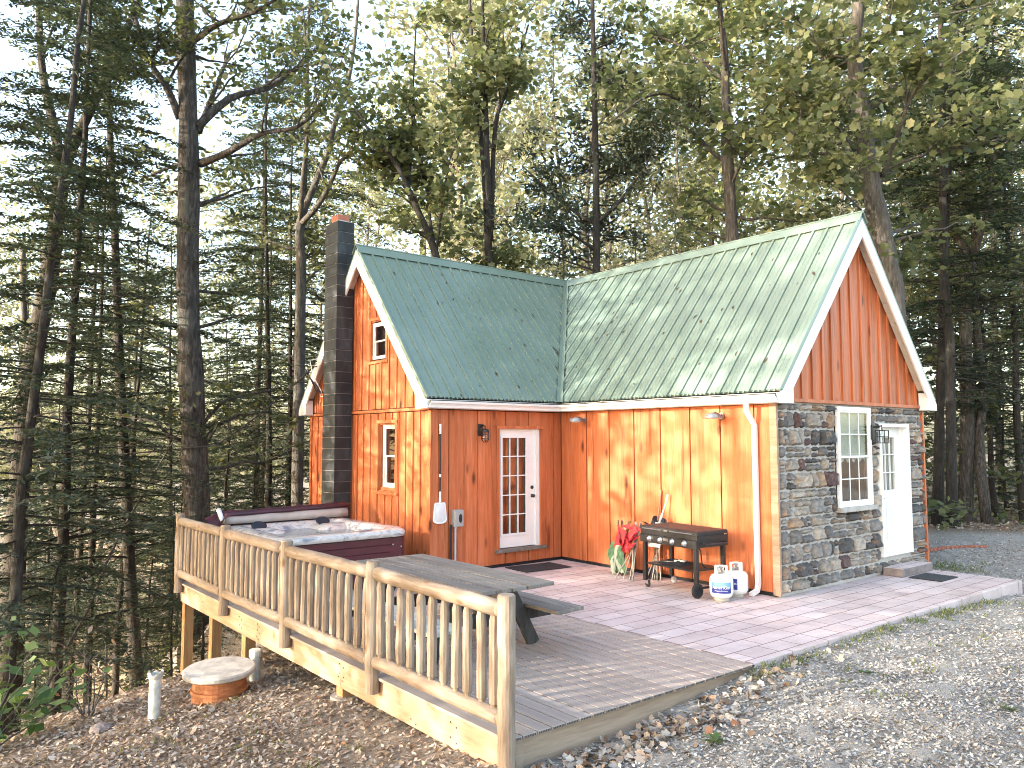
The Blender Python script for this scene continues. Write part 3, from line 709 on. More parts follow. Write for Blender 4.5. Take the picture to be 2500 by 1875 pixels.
for j in range(n+1):
    for i in range(n+1):
        u,v=i/n-.5,j/n;wd=.17+.065*(1-v);vs.append((u*wd,-.005-.025*math.sin(math.pi*v)*(1-4*u*u)-.006*math.sin(i*2.3),.02+.3*v))
for j in range(n):
    for i in range(n): fs.append((j*(n+1)+i,j*(n+1)+i+1,(j+1)*(n+1)+i+1,(j+1)*(n+1)+i))
b.add(vs,fs);b.build('mesh_bag',M['labw'],t,smooth=True)
# electrical box -----------------------------------------------------------
t=thing('electrical_box','grey electrical box with conduit on the boards left of the door','electrical box',(-2.355,-.036,.89),local=True)
b=MB();b.box(-.085,.085,-.1,0,-.135,.135);b.build('enclosure',M['greybox'],t,bevel=.006)
b=MB();b.box(-.082,.082,-.112,-.1005,-.13,.128);b.build('cover',M['greybox'],t,bevel=.004)
b=MB();b.lathe([(.036,0),(.036,.004)],(0,0,0),16,'Y')
for i in range(len(b.v)): x,y,zq=b.v[i];b.v[i]=(x*.9+.02,-.1125-y,zq*2+.0)
b.build('meter_window',M['black'],t)
b=MB();b.tube([(-.03,-.04,-.135),(-.03,-.04,-.74)],.017,10);b.tube([(-.03,-.04,-.74),(-.03,-.04,-.88)],.028,10);b.tube([(-.03,-.04,-.135),(-.03,-.04,-.17)],.022,10);b.build('conduit',M['plasticgrey'],t)
b=MB();b.tube([(-.1,-.03,-.1),(-.115,-.03,-.16),(-.11,-.03,-.88)],.019,8);b.build('cable',M['rubber'],t)
# service cable at the far eave --------------------------------------------
t=thing('service_cable','black utility cable swooping from the eave behind the chimney into the trees','cable',(-3.05,3.75,3.55))
b=MB();p0,p1=Vector((-3.12,3.75,3.6)),Vector((-4.5,5.2,2.05))
pts=[p0.lerp(p1,i/12)+Vector((0,0,-.25*math.sin(math.pi*i/12)*.3)) for i in range(13)]
p2=Vector((-16,17,5.5))
b.tube(pts+[p1.lerp(p2,i/10)+Vector((0,0,-1.6*math.sin(math.pi*i/10))) for i in range(1,11)],.016,6);b.build('main_cable',M['rubber'],t)
b=MB()
for k in range(3):
    b.tube([(-3.08,3.72,3.7-.05*k),(-3.22-.03*k,3.85+.1*k,3.62),(-3.2,3.8,3.4),(-3.1,3.65,3.2-.06*k),(-3.05,3.55,3.05),(-3.0,3.5,3.2)],.01,6)
b.build('drip_loop',M['rubber'],t)
b=MB();b.tube([(-3.06,3.7,3.75),(-3.2,3.78,3.72),(-3.2,3.62,3.4),(-3.08,3.5,3.1),(-3.04,3.6,3.0),(-3.02,3.45,3.0),(-3.03,3.42,3.12)],.009,6);b.build('white_wire',M['white'],t)
# ------------------------------------------------------------------ ground height
def sm(a,b,x):
    t=np.clip((x-a)/(b-a),0,1);return t*t*(3-2*t)
def G(x,y):
    x=np.asarray(x,float);y=np.asarray(y,float)
    g=np.interp(y,[-40,-9,-6.07,-3.24,-.55,.76,2,4,8,16,60],[.3,-.1,-.22,-.44,-.72,-1.03,-1.6,-2.1,-2.5,-3,-3.5])
    g=g+np.where(x<-6,.13*(x+6),0)*sm(-9,-5,y)
    ed=np.interp(x,[-8,-6,-5,-3.5,-3,0,2,3.2,4.1,6,40],[-.3,-.22,-.16,-.1,-.06,-.05,-.08,-.14,-.22,-.22,-.1])
    inside=ed-.35*sm(-6.03,-5.5,y)*(1-sm(3.7,4.05,x))
    north=-.2-.1*np.clip(y-4.5,0,12)-.02*np.clip(y-16.5,0,60)
    pl=np.where(y>4.6,north,inside)
    pl=pl*(1-sm(4.05,4.6,x)*sm(-5.5,-3.5,y))+(-.16-.05*np.clip(y-6,0,20))*sm(4.05,4.6,x)*sm(-5.5,-3.5,y)
    t=sm(-6,-2.9,x);z=g*(1-t)+pl*t
    s=-.768*(x+6.1)+.64*(y-2.6)
    z=z-.62*np.clip(s,0,5.5)*sm(0,1.2,s)-.07*np.clip(s-5.5,0,60)
    z=z+.03*np.sin(1.3*x+.7*y)*np.cos(.9*y-.4*x)*(1-.9*np.exp(-((x+1)**2/30+(y+3)**2/16)))
    return z
def gz(x,y): return float(G(x,y))
def axis(lo,hi,c0,c1,fine):
    a=list(np.arange(c0,c1+1e-6,fine));st=fine;q=c0
    while q>lo: st*=1.25;q-=st;a.insert(0,q)
    st=fine;q=c1
    while q<hi: st*=1.25;q+=st;a.append(q)
    return np.array(a)
xs=axis(-160,180,-11,6,.16);ys=axis(-60,200,-10.5,4,.16)
X,Y=np.meshgrid(xs,ys);Z=G(X,Y)+np.random.default_rng(1).normal(0,.012,X.shape)*(np.hypot(X+4,Y+4)<14)
nx,ny=len(xs),len(ys)
me=bpy.data.meshes.new('ground');ii=np.arange(nx*ny).reshape(ny,nx)
fc=np.stack([ii[:-1,:-1],ii[:-1,1:],ii[1:,1:],ii[1:,:-1]],-1).reshape(-1,4)
me.from_pydata(np.stack([X,Y,Z],-1).reshape(-1,3).tolist(),[],fc.tolist());me.polygons.foreach_set('use_smooth',[True]*len(fc))
tag(link('ground',me,M['ground']),kind='structure')
# ------------------------------------------------------------------ patio
p=MB();p.box(-3.02,4.03,-6.03,-.0,-.3,0)
o=p.build('patio',M['patio'],bevel=.01);tag(o,kind='structure')
p=MB();p.box(4.0305,4.34,-6.0,-4.3,-.32,-.15);o=p.build('path',M['patioside'],bevel=.01);tag(o,kind='structure')
st_=thing('front_step','low stamped concrete step below the white front door','step',(3.36,-4.6,0))
p=MB();p.box(2.83,3.9,-4.78,-4.47,0,.125);p.build('step_block',M['patioside'],st_,bevel=.012)
p=MB();p.box(2.84,3.89,-4.77,-4.48,.1252,.131);p.build('step_top',M['patio'],st_)
def mat(x,y,sx,sy,rz,label,z=.004,rip=False):
    b=MB();n=16;vs=[];fs=[]
    for k in(0,1):
        for j in range(n+1):
            for i in range(n+1):
                u,v=i/n-.5,j/n-.5;vs.append((u*sx,v*sy,z+.012*k+(.004*math.sin(5*u)*math.cos(7*v) if rip else 0)))
    m=(n+1)**2
    for j in range(n):
        for i in range(n):
            a=j*(n+1)+i;fs.append((m+a,m+a+1,m+a+n+2,m+a+n+1))
    ring=[i for i in range(n+1)]+[j*(n+1)+n for j in range(1,n+1)]+[n*(n+1)+i for i in range(n-1,-1,-1)]+[j*(n+1) for j in range(n-1,0,-1)]
    for a,c in zip(ring,ring[1:]+ring[:1]): fs.append((a,c,m+c,m+a))
    b.add(vs,fs);o=b.build('doormat',M['matrub']);o.location=(x,y,0);o.rotation_euler=(0,0,rz);tag(o,label,'doormat','black doormats');return o
mat(-.95,-.46,.95,.6,R(-3),'worn black doormat on the pink patio below the fifteen-pane door',rip=True)
mat(3.2,-5.08,.62,.48,R(1),'small black doormat on the patio at the foot of the concrete step')
# ------------------------------------------------------------------ deck
dk=thing('wooden_deck','grey board deck with raw lumber rim on square posts over the slope','deck',(-4.5,-2,0))
b=MB();rg=random.Random(5);x=-6.06
while x<-3.03:
    n=min(x+.142,-3.024);cuts=[-6.05,rg.uniform(-2.6,-1.2),2.02]
    for a,c in zip(cuts,cuts[1:]): b.box(x+.006,n-.006,a,c-.003,-.026,rg.uniform(-.001,.001))
    x=n
x=-3.024
while x<-2.84: n=min(x+.142,-2.835);b.box(x+.003,n-.003,.02,2.02,-.026,0);x=n
boards=b.build('deck_boards',M['deckb'],dk,bevel=.004)
b=MB();x=-6.06
while x<-3.03:
    n=min(x+.142,-3.024);m=7
    for i in range(m): a=x+.012+(n-x-.024)*i/m;b.box(a+.003,a+.014,-6.0515,-6.0495,-.021,-.006)
    x=n
b.build('hollow_board_end',M['deckend'],boards)
b=MB()
for a,c in((-6.0,-3.35),(-3.345,-1.15),(-1.145,2.0)): b.box(-6.02,-5.982,a,c,-.29,-.03)
b.build('rim_board',M['treated'],dk,bevel=.003)
b=MB();b.box(-5.98,-3.03,-6.01,-5.972,-.29,-.03);b.box(-6.02,-5.9,-6.035,-6.0105,-.29,-.03);b.build('front_rim_board',M['treatedx'],dk)
b=MB();b.box(-5.98,-2.9,1.96,2.0,-.29,-.03)
for i in range(8): y=-5.5+i*1.0;b.box(-5.981,-2.9,y,y+.04,-.28,-.031)
b.build('joist',M['post'],dk)
for y,z in((-1.16,-.08),(-1.16,-.15),(-1.13,-.23),(-3.35,-.07),(-3.33,-.2),(-3.36,-.16),(-.55,-.1),(-.55,-.2),(-5.3,-.1),(-5.3,-.22),(-4.7,-.24),(1.0,-.12)):
    for dy in(-.05,.03): b=MB();b.lathe([(.008,0),(.008,.003)],(-6.0205-.003,y+dy,z+dy*.3),8,'X');b.build('bolt_head',M['black'],dk)
for i,y in enumerate((1.93,.66,-.62,-3.3)):
    g=gz(-5.93,y);b=MB();b.box(-5.975,-5.84,y,y+.135,g-.2,-.27);ps=b.build('support_post',M['post'],dk,bevel=.004)
    b=MB();b.lathe([(.15,-.5),(.15,.06 if i==0 else .02)],(-5.907,y+.067,g),16)
    if i in(0,3): b.build('concrete_footing',M['conc'],ps)
for y in(1.9,-.6): 
    g=gz(-4.2,y);b=MB();b.box(-4.25,-4.115,y,y+.135,g-.3,-.29);b.build('support_post',M['post'],dk)
# ------------------------------------------------------------------ log railing
rl=thing('log_railing','peeled log railing with round posts and spindles along the deck edge','railing',(-6.08,-2,0))
rg=random.Random(11)
def log(mb,p,q,r,n=14,seg=12,taper=.0,wob=.03):
    p=Vector(p);q=Vector(q);pts=[];rad=[]
    for i in range(seg+1):
        t=i/seg;o=Vector((rg.uniform(-1,1),rg.uniform(-1,1),rg.uniform(-1,1)))*r*.05
        pts.append(p.lerp(q,t)+o);rad.append(r*(1-taper*t)*(1+rg.uniform(-wob,wob)))
    return mb.tube(pts,rad,n,True,.015,rg)
pys=[1.9,-.11,-2.12,-4.1,-6.07]
for i,y in enumerate(pys):
    b=MB();zb=-.135 if i<4 else gz(-6.08,-6.07)-.15
    zt=1.04+(.0,-.005,.0,.004,.0)[i]
    log(b,(-6.085,y,zb),(-6.085,y,zt-.012),.066,16,14);b.tube([(-6.085,y,zt-.014),(-6.085,y,zt)],[.065,.058],16)
    b.build('rail_post',M['log'],rl,smooth=False)
for i in range(4):
    ya,yb=pys[i]-.045,pys[i+1]+.045
    for nm,z,r in(('top_rail',.93,.064),('bottom_rail',.15,.06)):
        b=MB();s=rg.uniform(-.008,.008)
        b.tube([(-6.08,ya,z+s),(-6.08,ya-.03,z+s)],[.04,r*.98],14)
        log(b,(-6.08,ya-.03,z+s),(-6.08,yb+.03,z-s),r,14,9,0,.02);b.tube([(-6.08,yb+.03,z-s),(-6.08,yb,z-s)],[r*.98,.038],14)
        b.build(nm,M['logy'],rl,smooth=True)
    nb=11
    for k in range(nb):
        y=ya-.1+(yb-ya+.2)*k/(nb-1)+rg.uniform(-.012,.012);r=rg.uniform(.034,.042)
        b=MB();zz=[.19,.225,.235,.36,.5,.62,.76,.825,.885];dx,dy=rg.uniform(-.012,.012),rg.uniform(-.014,.014)
        rr=[.6,.72,1,1,1.02,.98,1.0,.96,.62]
        b.tube([(-6.08+dx*(z-.2)*.8+rg.uniform(-.0025,.0025),y+dy*(z-.2)+rg.uniform(-.003,.003),z) for z in zz],[r*q*(1+rg.uniform(-.05,.05)) for q in rr],9,True,.03,rg)
        b.build('baluster',M['log'],rl)
# ------------------------------------------------------------------ picnic table
pt=thing('picnic_table','weathered grey picnic table with dark legs and attached benches on the deck','picnic table',(-4.83,-3.48,0))
b=MB();x=-5.29;rg=random.Random(2)
for i in range(5):
    wd=.178;e0,e1=-4.71+rg.uniform(-.03,.02),-2.25+rg.uniform(-.03,.03)
    b.box(x+.003,x+wd-.004,e0,e1,.712+rg.uniform(-.002,.002),.75+rg.uniform(-.002,.002));x+=wd+.005
b.build('tabletop',M['tablew'],pt,bevel=.005)
for x0,m in((-4.3,'tablew'),(-5.79,'bench')):
    b=MB()
    for i in range(2): b.box(x0+i*.2,x0+i*.2+.188,-4.62+rg.uniform(-.03,.03),-2.35+rg.uniform(-.03,.03),.395,.433)
    b.build('bench',M[m],pt,bevel=.005)
for y in(-4.12,-2.85):
    for s in(-1,1):
        b=MB();b.bar((-4.83+s*.26,y,.711),(-4.83+s*.66,y,0.0),.045,.14,(s,0,.5));b.build('leg',M['tabled'],pt)
    b=MB();b.box(-5.76,-3.9,y+.024,y+.064,.255,.394);b.build('bench_support',M['tabled'],pt)
    b=MB();b.box(-5.2,-4.46,y+.024,y+.064,.6,.711);b.build('top_cleat',M['tabled'],pt)
for s in(-1,1):
    y=-4.1 if s<0 else -2.83;b=MB();b.bar((-4.83,y,.3),(-4.83,-3.48+s*.2,.7),.04,.09,(0,1,0));b.build('brace',M['tabled'],pt)
# ------------------------------------------------------------------ hot tub
ht=thing('hot_tub','square burgundy hot tub with marbled shell beside the gable wall','hot tub',(-4.42,.78,0))
tx,ty,hx,hy=-4.42,.78,1.01,1.11
b=MB();zs_=[.02,.06]
for i in range(6): z0=.06+i*.108;zs_+=[z0+.004,z0+.1,z0+.104]
lp=[]
for z in zs_:
    g=.006 if abs(((z-.06)%.108)-.104)<.003 else 0
    lp.append(rrect(tx,ty,hx-.05-g,hy-.05-g,.12,z))
b.loops(lp,True,True);cabn=b.build('cabinet',M['burg'],ht)
b=MB()
xr,yr=tx+hx-.05,ty-hy+.05
b.loops([rrect(xr-.12,yr+.12,.128,.128,.06,.03),rrect(xr-.12,yr+.12,.128,.128,.06,.7)],True,True)
b.build('corner_panel',M['burg'],ht)
b=MB()
for dx,z in((-.2,.6),(-.2,.2),(-.06,.56)): b.lathe([(.012,0),(.012,.004)],(xr+dx,yr-.0105,z),8,'Y')
b.build('screw',M['steel'],ht)
prof=[(-.0,.715),(-.012,.73),(-.015,.77),(.0,.805),(.05,.825),(.17,.828),(.22,.815),(.27,.76),(.31,.7),(.36,.6),(.42,.45)]
b=MB();lp=[]
for ins,z in prof:
    l=rrect(tx,ty,hx-ins,hy-ins,max(.06,.2-ins*.1),z,7)
    l=[(x,y,z+(.012*math.sin(x*5+y*3) if .04<ins<.3 else 0)) for x,y,z in l];lp.append(l)
b.loops(lp,False,True);b.build('shell',M['marble'],ht,smooth=True)
for sx,sy in((-1,1),(1,1),(1,-1),(-1,-1)):   # moulded seats above the water
    b=MB();b.loops([rrect(tx+sx*.52,ty+sy*.6,.3,.32,.15,.62),rrect(tx+sx*.56,ty+sy*.64,.27,.29,.15,.74),rrect(tx+sx*.62,ty+sy*.7,.17,.2,.1,.79)],False,True);b.build('seat',M['marble'],ht,smooth=True)
b=MB();b.add(rrect(tx,ty,hx-.29,hy-.29,.16,.715),[tuple(range(24))]);b.build('water',M['water'],ht)
for px,py in((-5.05,1.42),(-3.95,1.5)):
    b=MB();b.lathe([(.001,.03),(.09,.025),(.125,.0),(.11,-.03),(.001,-.04)],(px,py,.83),18)
    b.v=[(px+(x-px)*1.0,py+(y-py)*.45+ (z-.83)*.5,.83+(z-.83)*.6+(y-py)*.5) for x,y,z in b.v]
    b.build('headrest',M['dkfab'],ht,smooth=True)
b=MB();b.loops([rrect(-4.1,-.2,.13,.05,.03,.835),rrect(-4.1,-.2,.12,.04,.03,.85)],True,True);cpn=b.build('control_panel',M['greybox'],ht)
b=MB();b.loops([rrect(-4.06,-.2,.07,.03,.02,.851),rrect(-4.06,-.2,.07,.03,.02,.856)],True,True);b.build('display',M['labw'],cpn)
cv=thing('hot_tub_cover','folded maroon vinyl cover with beige lining lying along the back of the hot tub','hot tub cover',(-4.42,1.95,.83))
b=MB();n=12;lp=[]
for i in range(n+1):
    x=-5.46+2.14*i/n;s=.012*math.sin(i*1.9);up=.045*i/n
    lp.append([(x,1.83+s,.955+up),(x,1.815+s,.985+up),(x,1.85+s,1.02+up),(x,1.95,1.035+s+up),(x,2.06,1.02+up),(x,2.09,.98+up),(x,2.1,.7),(x,2.04,.66),(x,2.0,.9)])
b.loops(lp,True,True);b.build('folded_panel',M['cover'],cv,smooth=True)
b=MB();lp=[]
for i in range(n+1):
    x=-5.44+2.1*i/n;s=.012*math.sin(i*1.3);up=.03*i/n
    lp.append([(x,1.8+s,.84),(x,1.79+s,.9+up),(x,1.84+s,.958+up),(x,2.0,.95+up),(x,2.0,.84)])
b.loops(lp,True,True);b.build('beige_lining',M['beige'],cv,smooth=True)
b=MB();n=10;vs=[];fs=[]
for j in range(n+1):
    for i in range(n+1):
        u,v=i/n,j/n;vs.append((-5.44-.2*v-.05*math.sin(u*7+v*2),1.5+.6*u,1.0-.26*v*(.6+.4*math.sin(u*5))+.02*math.sin(9*u+3*v)))
for j in range(n):
    for i in range(n): a=j*(n+1)+i;fs.append((a,a+1,a+n+2,a+n+1))
b.add(vs,fs);b.build('loose_flap',M['cover'],cv,smooth=True)
b=MB();b.tube([(-5.5,1.75,.9),(-5.5,1.95,1.06)],[.035,.04],8);b.build('lifter_knob',M['white'],cv,smooth=True)
# ------------------------------------------------------------------ griddle
gr=thing('gas_griddle','black four-knob gas griddle on a wheeled cart against the orange wall','griddle',(-.62,-3.27,0),R(-6),local=True)
L,D_=.575,.31   # half length along y, half depth along x ; front is -x
b=MB();b.loops([rrect(0,0,D_,L,.03,.845),rrect(0,0,D_,L,.03,.885),rrect(.02,0,D_-.02,L-.02,.03,.9)],True,True);b.build('lid',M['lidtop'],gr)
b=MB()
for y0,y1 in((-.5,-.06),(.1,.5)): b.tube([(-D_-.012,y0,.862),(-D_-.012,y1,.862)],.007,6)
b.box(-D_-.02,-D_,-.02,.05,.85,.875);b.tube([(D_-.06,-L-.012,.85),(D_-.12,-L-.03,.85)],.008,6);b.build('lid_handle',M['steel'],gr)
b=MB();b.box(-D_+.005,D_,-L+.01,L-.01,.775,.844);b.build('griddle_box',M['black'],gr,bevel=.006)
b=MB();b.box(-D_-.005,-D_+.03,-L+.015,L-.015,.66,.774);b.box(-D_+.031,D_-.02,-L+.015,-L+.04,.68,.774);b.box(-D_+.031,D_-.02,L-.04,L-.015,.68,.774);b.box(D_-.019,D_-.001,-L+.015,L-.015,.68,.774);b.build('control_panel',M['black'],gr,bevel=.004)
for i,y in enumerate((.36,.14,-.1,-.34)):
    b=MB();b.lathe([(.045,0),(.045,-.006),(.034,-.01),(.03,-.03),(.026,-.036),(.001,-.037)],(-D_-.006,y,.72),18,'X');b.build('knob',M['steel'],gr,smooth=True)
b=MB();b.box(-D_-.008,-D_-.0051,-.02,.07,.715,.755);b.build('badge',M['steel'],gr)
for sx in(-1,1):
    for sy in(-1,1):
        b=MB();b.box(sx*(D_-.045)-.027,sx*(D_-.045)+.027,sy*(L-.07)-.027,sy*(L-.07)+.027,.1,.775);b.build('leg',M['black'],gr,bevel=.003)
b=MB();b.box(-D_+.03,D_-.03,-L+.12,L-.12,.34,.365);b.build('bottom_shelf',M['black'],gr,bevel=.004)
b=MB();b.tube([(-D_+.05,-L+.02,.14),(D_-.05,-L+.02,.14)],.016,8);b.build('axle_bar',M['black'],gr)
for sx in(-1,1):
    b=MB();b.lathe([(.03,-.02),(.085,-.022),(.1,-.014),(.1,.014),(.085,.022),(.03,.02)],(sx*(D_-.045),-L+.055,.1),22,'Y');wh=b.build('wheel',M['rubber'],gr,smooth=False)
    b=MB();b.lathe([(.028,-.03),(.028,.03)],(sx*(D_-.045),-L+.055,.1),10,'Y')
    for k in range(5): a=R(72*k);b.bar((sx*(D_-.045),-L+.028,.1),(sx*(D_-.045)+.08*math.cos(a),-L+.028,.1+.08*math.sin(a)),.016,.008,(0,1,0))
    b.build('hub',M['dkfab'],wh)
    b=MB();b.lathe([(.02,-.016),(.045,-.016),(.052,-.008),(.052,.008),(.045,.016),(.02,.016)],(sx*(D_-.045)+.02,L-.09,.052),16,'X');cw=b.build('caster',M['plasticgrey'] if sx>0 else M['rubber'],gr)
    b=MB();b.box(sx*(D_-.045)-.002,sx*(D_-.045)+.001,L-.12,L-.06,.05,.11);b.box(sx*(D_-.045)+.037,sx*(D_-.045)+.041,L-.12,L-.06,.05,.11);b.box(sx*(D_-.045)-.002,sx*(D_-.045)+.041,L-.12,L-.06,.105,.115);b.build('fork',M['steel'],cw)
b=MB();b.tube([(-.2,-L+.02,.74),(-.2,-L-.07,.735),(-.15,-L-.09,.735),(.15,-L-.09,.735),(.2,-L-.07,.735),(.2,-L+.02,.74)],.011,8);b.build('side_handle',M['black'],gr)
b=MB();b.tube([(.0,-.25,.68),(.02,-.32,.6),(.05,-.3,.5),(.0,-.36,.42),(.03,-.42,.35)],.009,6);b.build('gas_hose',M['rubber'],gr)
# things on the shelf
sh=thing('spatula','pale handled griddle scraper lying on black cloth on the griddle shelf','spatula',(-.66,-3.17,.367),R(20),local=True)
b=MB();b.box(-.04,.04,-.14,.02,.035,.06);b.build('grip',M['labw'],sh,bevel=.005)
b=MB();b.box(-.05,.05,.02,.2,.03,.034);b.build('blade',M['galv'],sh)
rg=random.Random(9);b=MB();n=12;vs=[];fs=[]
for j in range(n+1):
    for i in range(n+1):
        u,v=i/n-.5,j/n-.5;vs.append((u*.3,v*.5,.367+max(0,.05*(1-4*max(u*u,v*v)))*(1+.4*rg.uniform(-1,1))))
for j in range(n):
    for i in range(n): a=j*(n+1)+i;fs.append((a,a+1,a+n+2,a+n+1))
b.add(vs,fs);o=b.build('cloth',M['dkfab'],smooth=True,at=(0,0,0));o.location=(-.62,-3.15,0);tag(o,'crumpled black cloth lying on the griddle lower shelf','cloth')
# ------------------------------------------------------------------ gas tanks
def text_mesh(name,s,size,font_ext=.0006):
    c=bpy.data.curves.new(name,'FONT');c.body=s;c.size=size;c.align_x='CENTER';c.extrude=font_ext;c.resolution_u=3
    to=bpy.data.objects.new(name,c);col.objects.link(to);bpy.context.view_layer.update()
    me=bpy.data.meshes.new_from_object(to.evaluated_get(bpy.context.evaluated_depsgraph_get()))
    bpy.data.objects.remove(to);return me
def wrap(me,r,ang,z):   # bend flat text round the tank
    for v in me.vertices:
        a=ang+v.co.x/r;v.co=((r+.0015+v.co.z)*math.cos(a),(r+.0015+v.co.z)*math.sin(a),z+v.co.y)
def band(mb,r,a0,a1,z0,z1,n=14):
    vs=[(r*math.cos(a0+(a1-a0)*i/n),r*math.sin(a0+(a1-a0)*i/n),z) for z in(z0,z1) for i in range(n+1)]
    mb.add(vs,[(i,i+1,n+2+i,n+1+i) for i in range(n)])
def tank(x,y,rz,label,front):
    t=thing('propane_tank',label,'gas tank',(x,y,0),rz,'white propane tanks beside the griddle',local=True)
    b=MB();b.lathe([(.001,.035),(.09,.04),(.13,.06),(.15,.095),(.155,.13),(.155,.27),(.15,.305),(.13,.335),(.09,.355),(.03,.362),(.001,.363)],(0,0,0),28);b.build('tank_body',M['tank'],t,smooth=True)
    b=MB();b.lathe([(.1,.0),(.104,.0),(.1,.05),(.096,.05),(.1,.0)],(0,0,0),24);b.build('foot_ring',M['tankfoot'],t,smooth=True)
    b=MB();n=22
    outer=[];ring=[]
    for i in range(n+1):
        a=R(-145)+R(290)*i/n;h=.345;top=.46
        ring.append((a,h,top))
    lo=[(.085*math.cos(a),.085*math.sin(a),.35) for a,_,_ in ring];vs=[];fs=[]
    for k,(a,_,top) in enumerate(ring):
        for r in(.088,.084): 
            vs+= [(r*math.cos(a),r*math.sin(a),.345),(r*math.cos(a),r*math.sin(a),.39),(r*math.cos(a),r*math.sin(a),.43),(r*math.cos(a),r*math.sin(a),.462)]
    for k in range(n):
        q=k*8
        hole=(k in(5,6,7,8)) or (k in (13,14,15,16))
        for j in(0,1,2):
            if j==1 and hole: continue
            fs.append((q+j,q+8+j,q+8+j+1,q+j+1));fs.append((q+4+j,q+4+j+1,q+12+j+1,q+12+j))
        fs.append((q+3,q+11,q+15,q+7))
    b.add(vs,fs);b.build('collar',M['tank'],t)
    b=MB();b.lathe([(.022,.355),(.022,.4),(.014,.405),(.014,.43),(.03,.435),(.03,.45),(.001,.452)],(0,0,0),12);b.tube([(0,0,.4),(-.06,.02,.4)],[.014,.018],8);b.build('valve',M['galv'],t)
    if front:
        b=MB();band(b,.1562,R(180-54),R(180+50),.12,.18);band(b,.1562,R(180-54),R(180+50),.1801,.2);lb=b.build('label',M['blue'],t)
        b=MB();band(b,.1562,R(180-54),R(180+50),.2002,.265);b.build('sky_band',M['lblue'],lb)
        # raised white and red lettering
        for s,sz,z,mm,a in(('AmeriGas',.062,.178,'labw',178),('Propane Exchange',.024,.146,'labw',178)):
            me=text_mesh('lettering',s,sz);me.transform(Matrix.Rotation(0,4,'Z'))
            wrap(me,.1565,R(a),z);link('lettering',me,M[mm],lb)
        b=MB();band(b,.1567,R(180-60),R(180-55),.125,.26);b.build('label_edge',M['labw'],lb)
    else:
        b=MB();band(b,.1562,R(160),R(190),.12,.265);lb=b.build('label',M['blue'],t)
        b=MB();band(b,.1562,R(200),R(262),.1,.25);b.build('safety_label',M['labw'],t)
        me=text_mesh('lettering','Gas',.05);wrap(me,.1565,R(172),.19);link('lettering',me,M['labw'],lb)
    return t
tank(-.8,-4.05,R(38),'white propane tank with blue printed label standing in front','a')
tank(-.42,-4.02,R(30),'white propane tank with a pale paper label standing by the downspout',None)
# ------------------------------------------------------------------ folded chairs and tools
def ruffle(mb,c,axis,r0,r1,dep,nr,amp,ph):
    c=Vector(c);ax=Vector(axis).normalized();u=ax.cross(Vector((0,0,1))).normalized();w=u.cross(ax);n=48;m=7;vs=[];fs=[]
    for j in range(m+1):
        t=j/m;r=r0+(r1-r0)*t
        for i in range(n):
            a=2*math.pi*i/n;f=1+amp*t*math.sin(nr*a+ph)+amp*.6*t*math.sin((nr+3)*a+ph*2)
            vs.append(c+u*(r*f*math.cos(a))+w*(r*f*math.sin(a))+ax*(dep*t*t+.05*t*math.sin(nr*a*1.0+1+ph)))
    for j in range(m):
        for i in range(n): a=j*n+i;e=j*n+(i+1)%n;fs.append((a,e,e+n,a+n))
    mb.add(vs,fs)
rg=random.Random(31)
def chair(name,label,x,y,top,fab,polem,build):
    t=thing(name,label,'camp chair',(x,y,0),0,'folded camp chairs leaning on the wall',local=True)
    for k in range(6):
        b=MB();a=rg.uniform(-.16,.16);c=rg.uniform(-.2,.2)
        b.tube([(-.1+rg.uniform(-.09,.06),a,.0),(.02+rg.uniform(-.04,.06),(a*.2+c*.25),top*.55),(.12+rg.uniform(-.05,.05),c*.85,top)],.0105,7);b.build('frame_tube',M[polem],t)
    b=MB();build(b);b.build('fabric',M[fab],t,smooth=True);return t
def redf(b):
    # a sling seat folded in on itself: sagging strips of cloth between bunched corners
    def strip(A,B,wd,sag,tw,k):
        A=Vector(A);B=Vector(B);n=9;vs=[]
        for i in range(n+1):
            t=i/n;c=A.lerp(B,t)+Vector((-.05*math.sin(math.pi*t),.015*math.sin(9*t+k),-sag*math.sin(math.pi*t)));a=tw*t+k
            d=Vector((.35*math.sin(a),math.cos(a)*.9,math.sin(a)))*wd*1.75*(.7+.3*math.sin(5*t+k))
            for q in(-1,-.33,.33,1): vs.append(c+d*q+Vector((-.02*math.cos(q*3+k+4*t),0,0)))
        b.add(vs,[(4*i+j,4*i+j+1,4*i+j+5,4*i+j+4) for i in range(n) for j in range(3)])
    strip((-.02,.17,.74),(-.03,-.17,.76),.085,.14,.9,.2);strip((-.06,.16,.62),(-.05,-.14,.66),.09,.1,-1.2,1.0)
    strip((-.09,.1,.78),(-.12,-.02,.46),.085,.0,1.6,.3);strip((-.08,-.16,.74),(-.1,-.08,.44),.075,.0,-1.3,2.6)
    strip((-.1,.18,.66),(-.13,.05,.52),.06,.05,2.2,1.4);strip((-.12,.02,.6),(-.1,-.17,.54),.07,.06,1.7,.7)
    strip((.04,.12,.82),(.02,-.14,.8),.07,.05,.6,2.9)
chair('folding_chair','crumpled red folded camp chair with grey legs beside the griddle',-.5,-2.14,.86,'red','pole',redf)
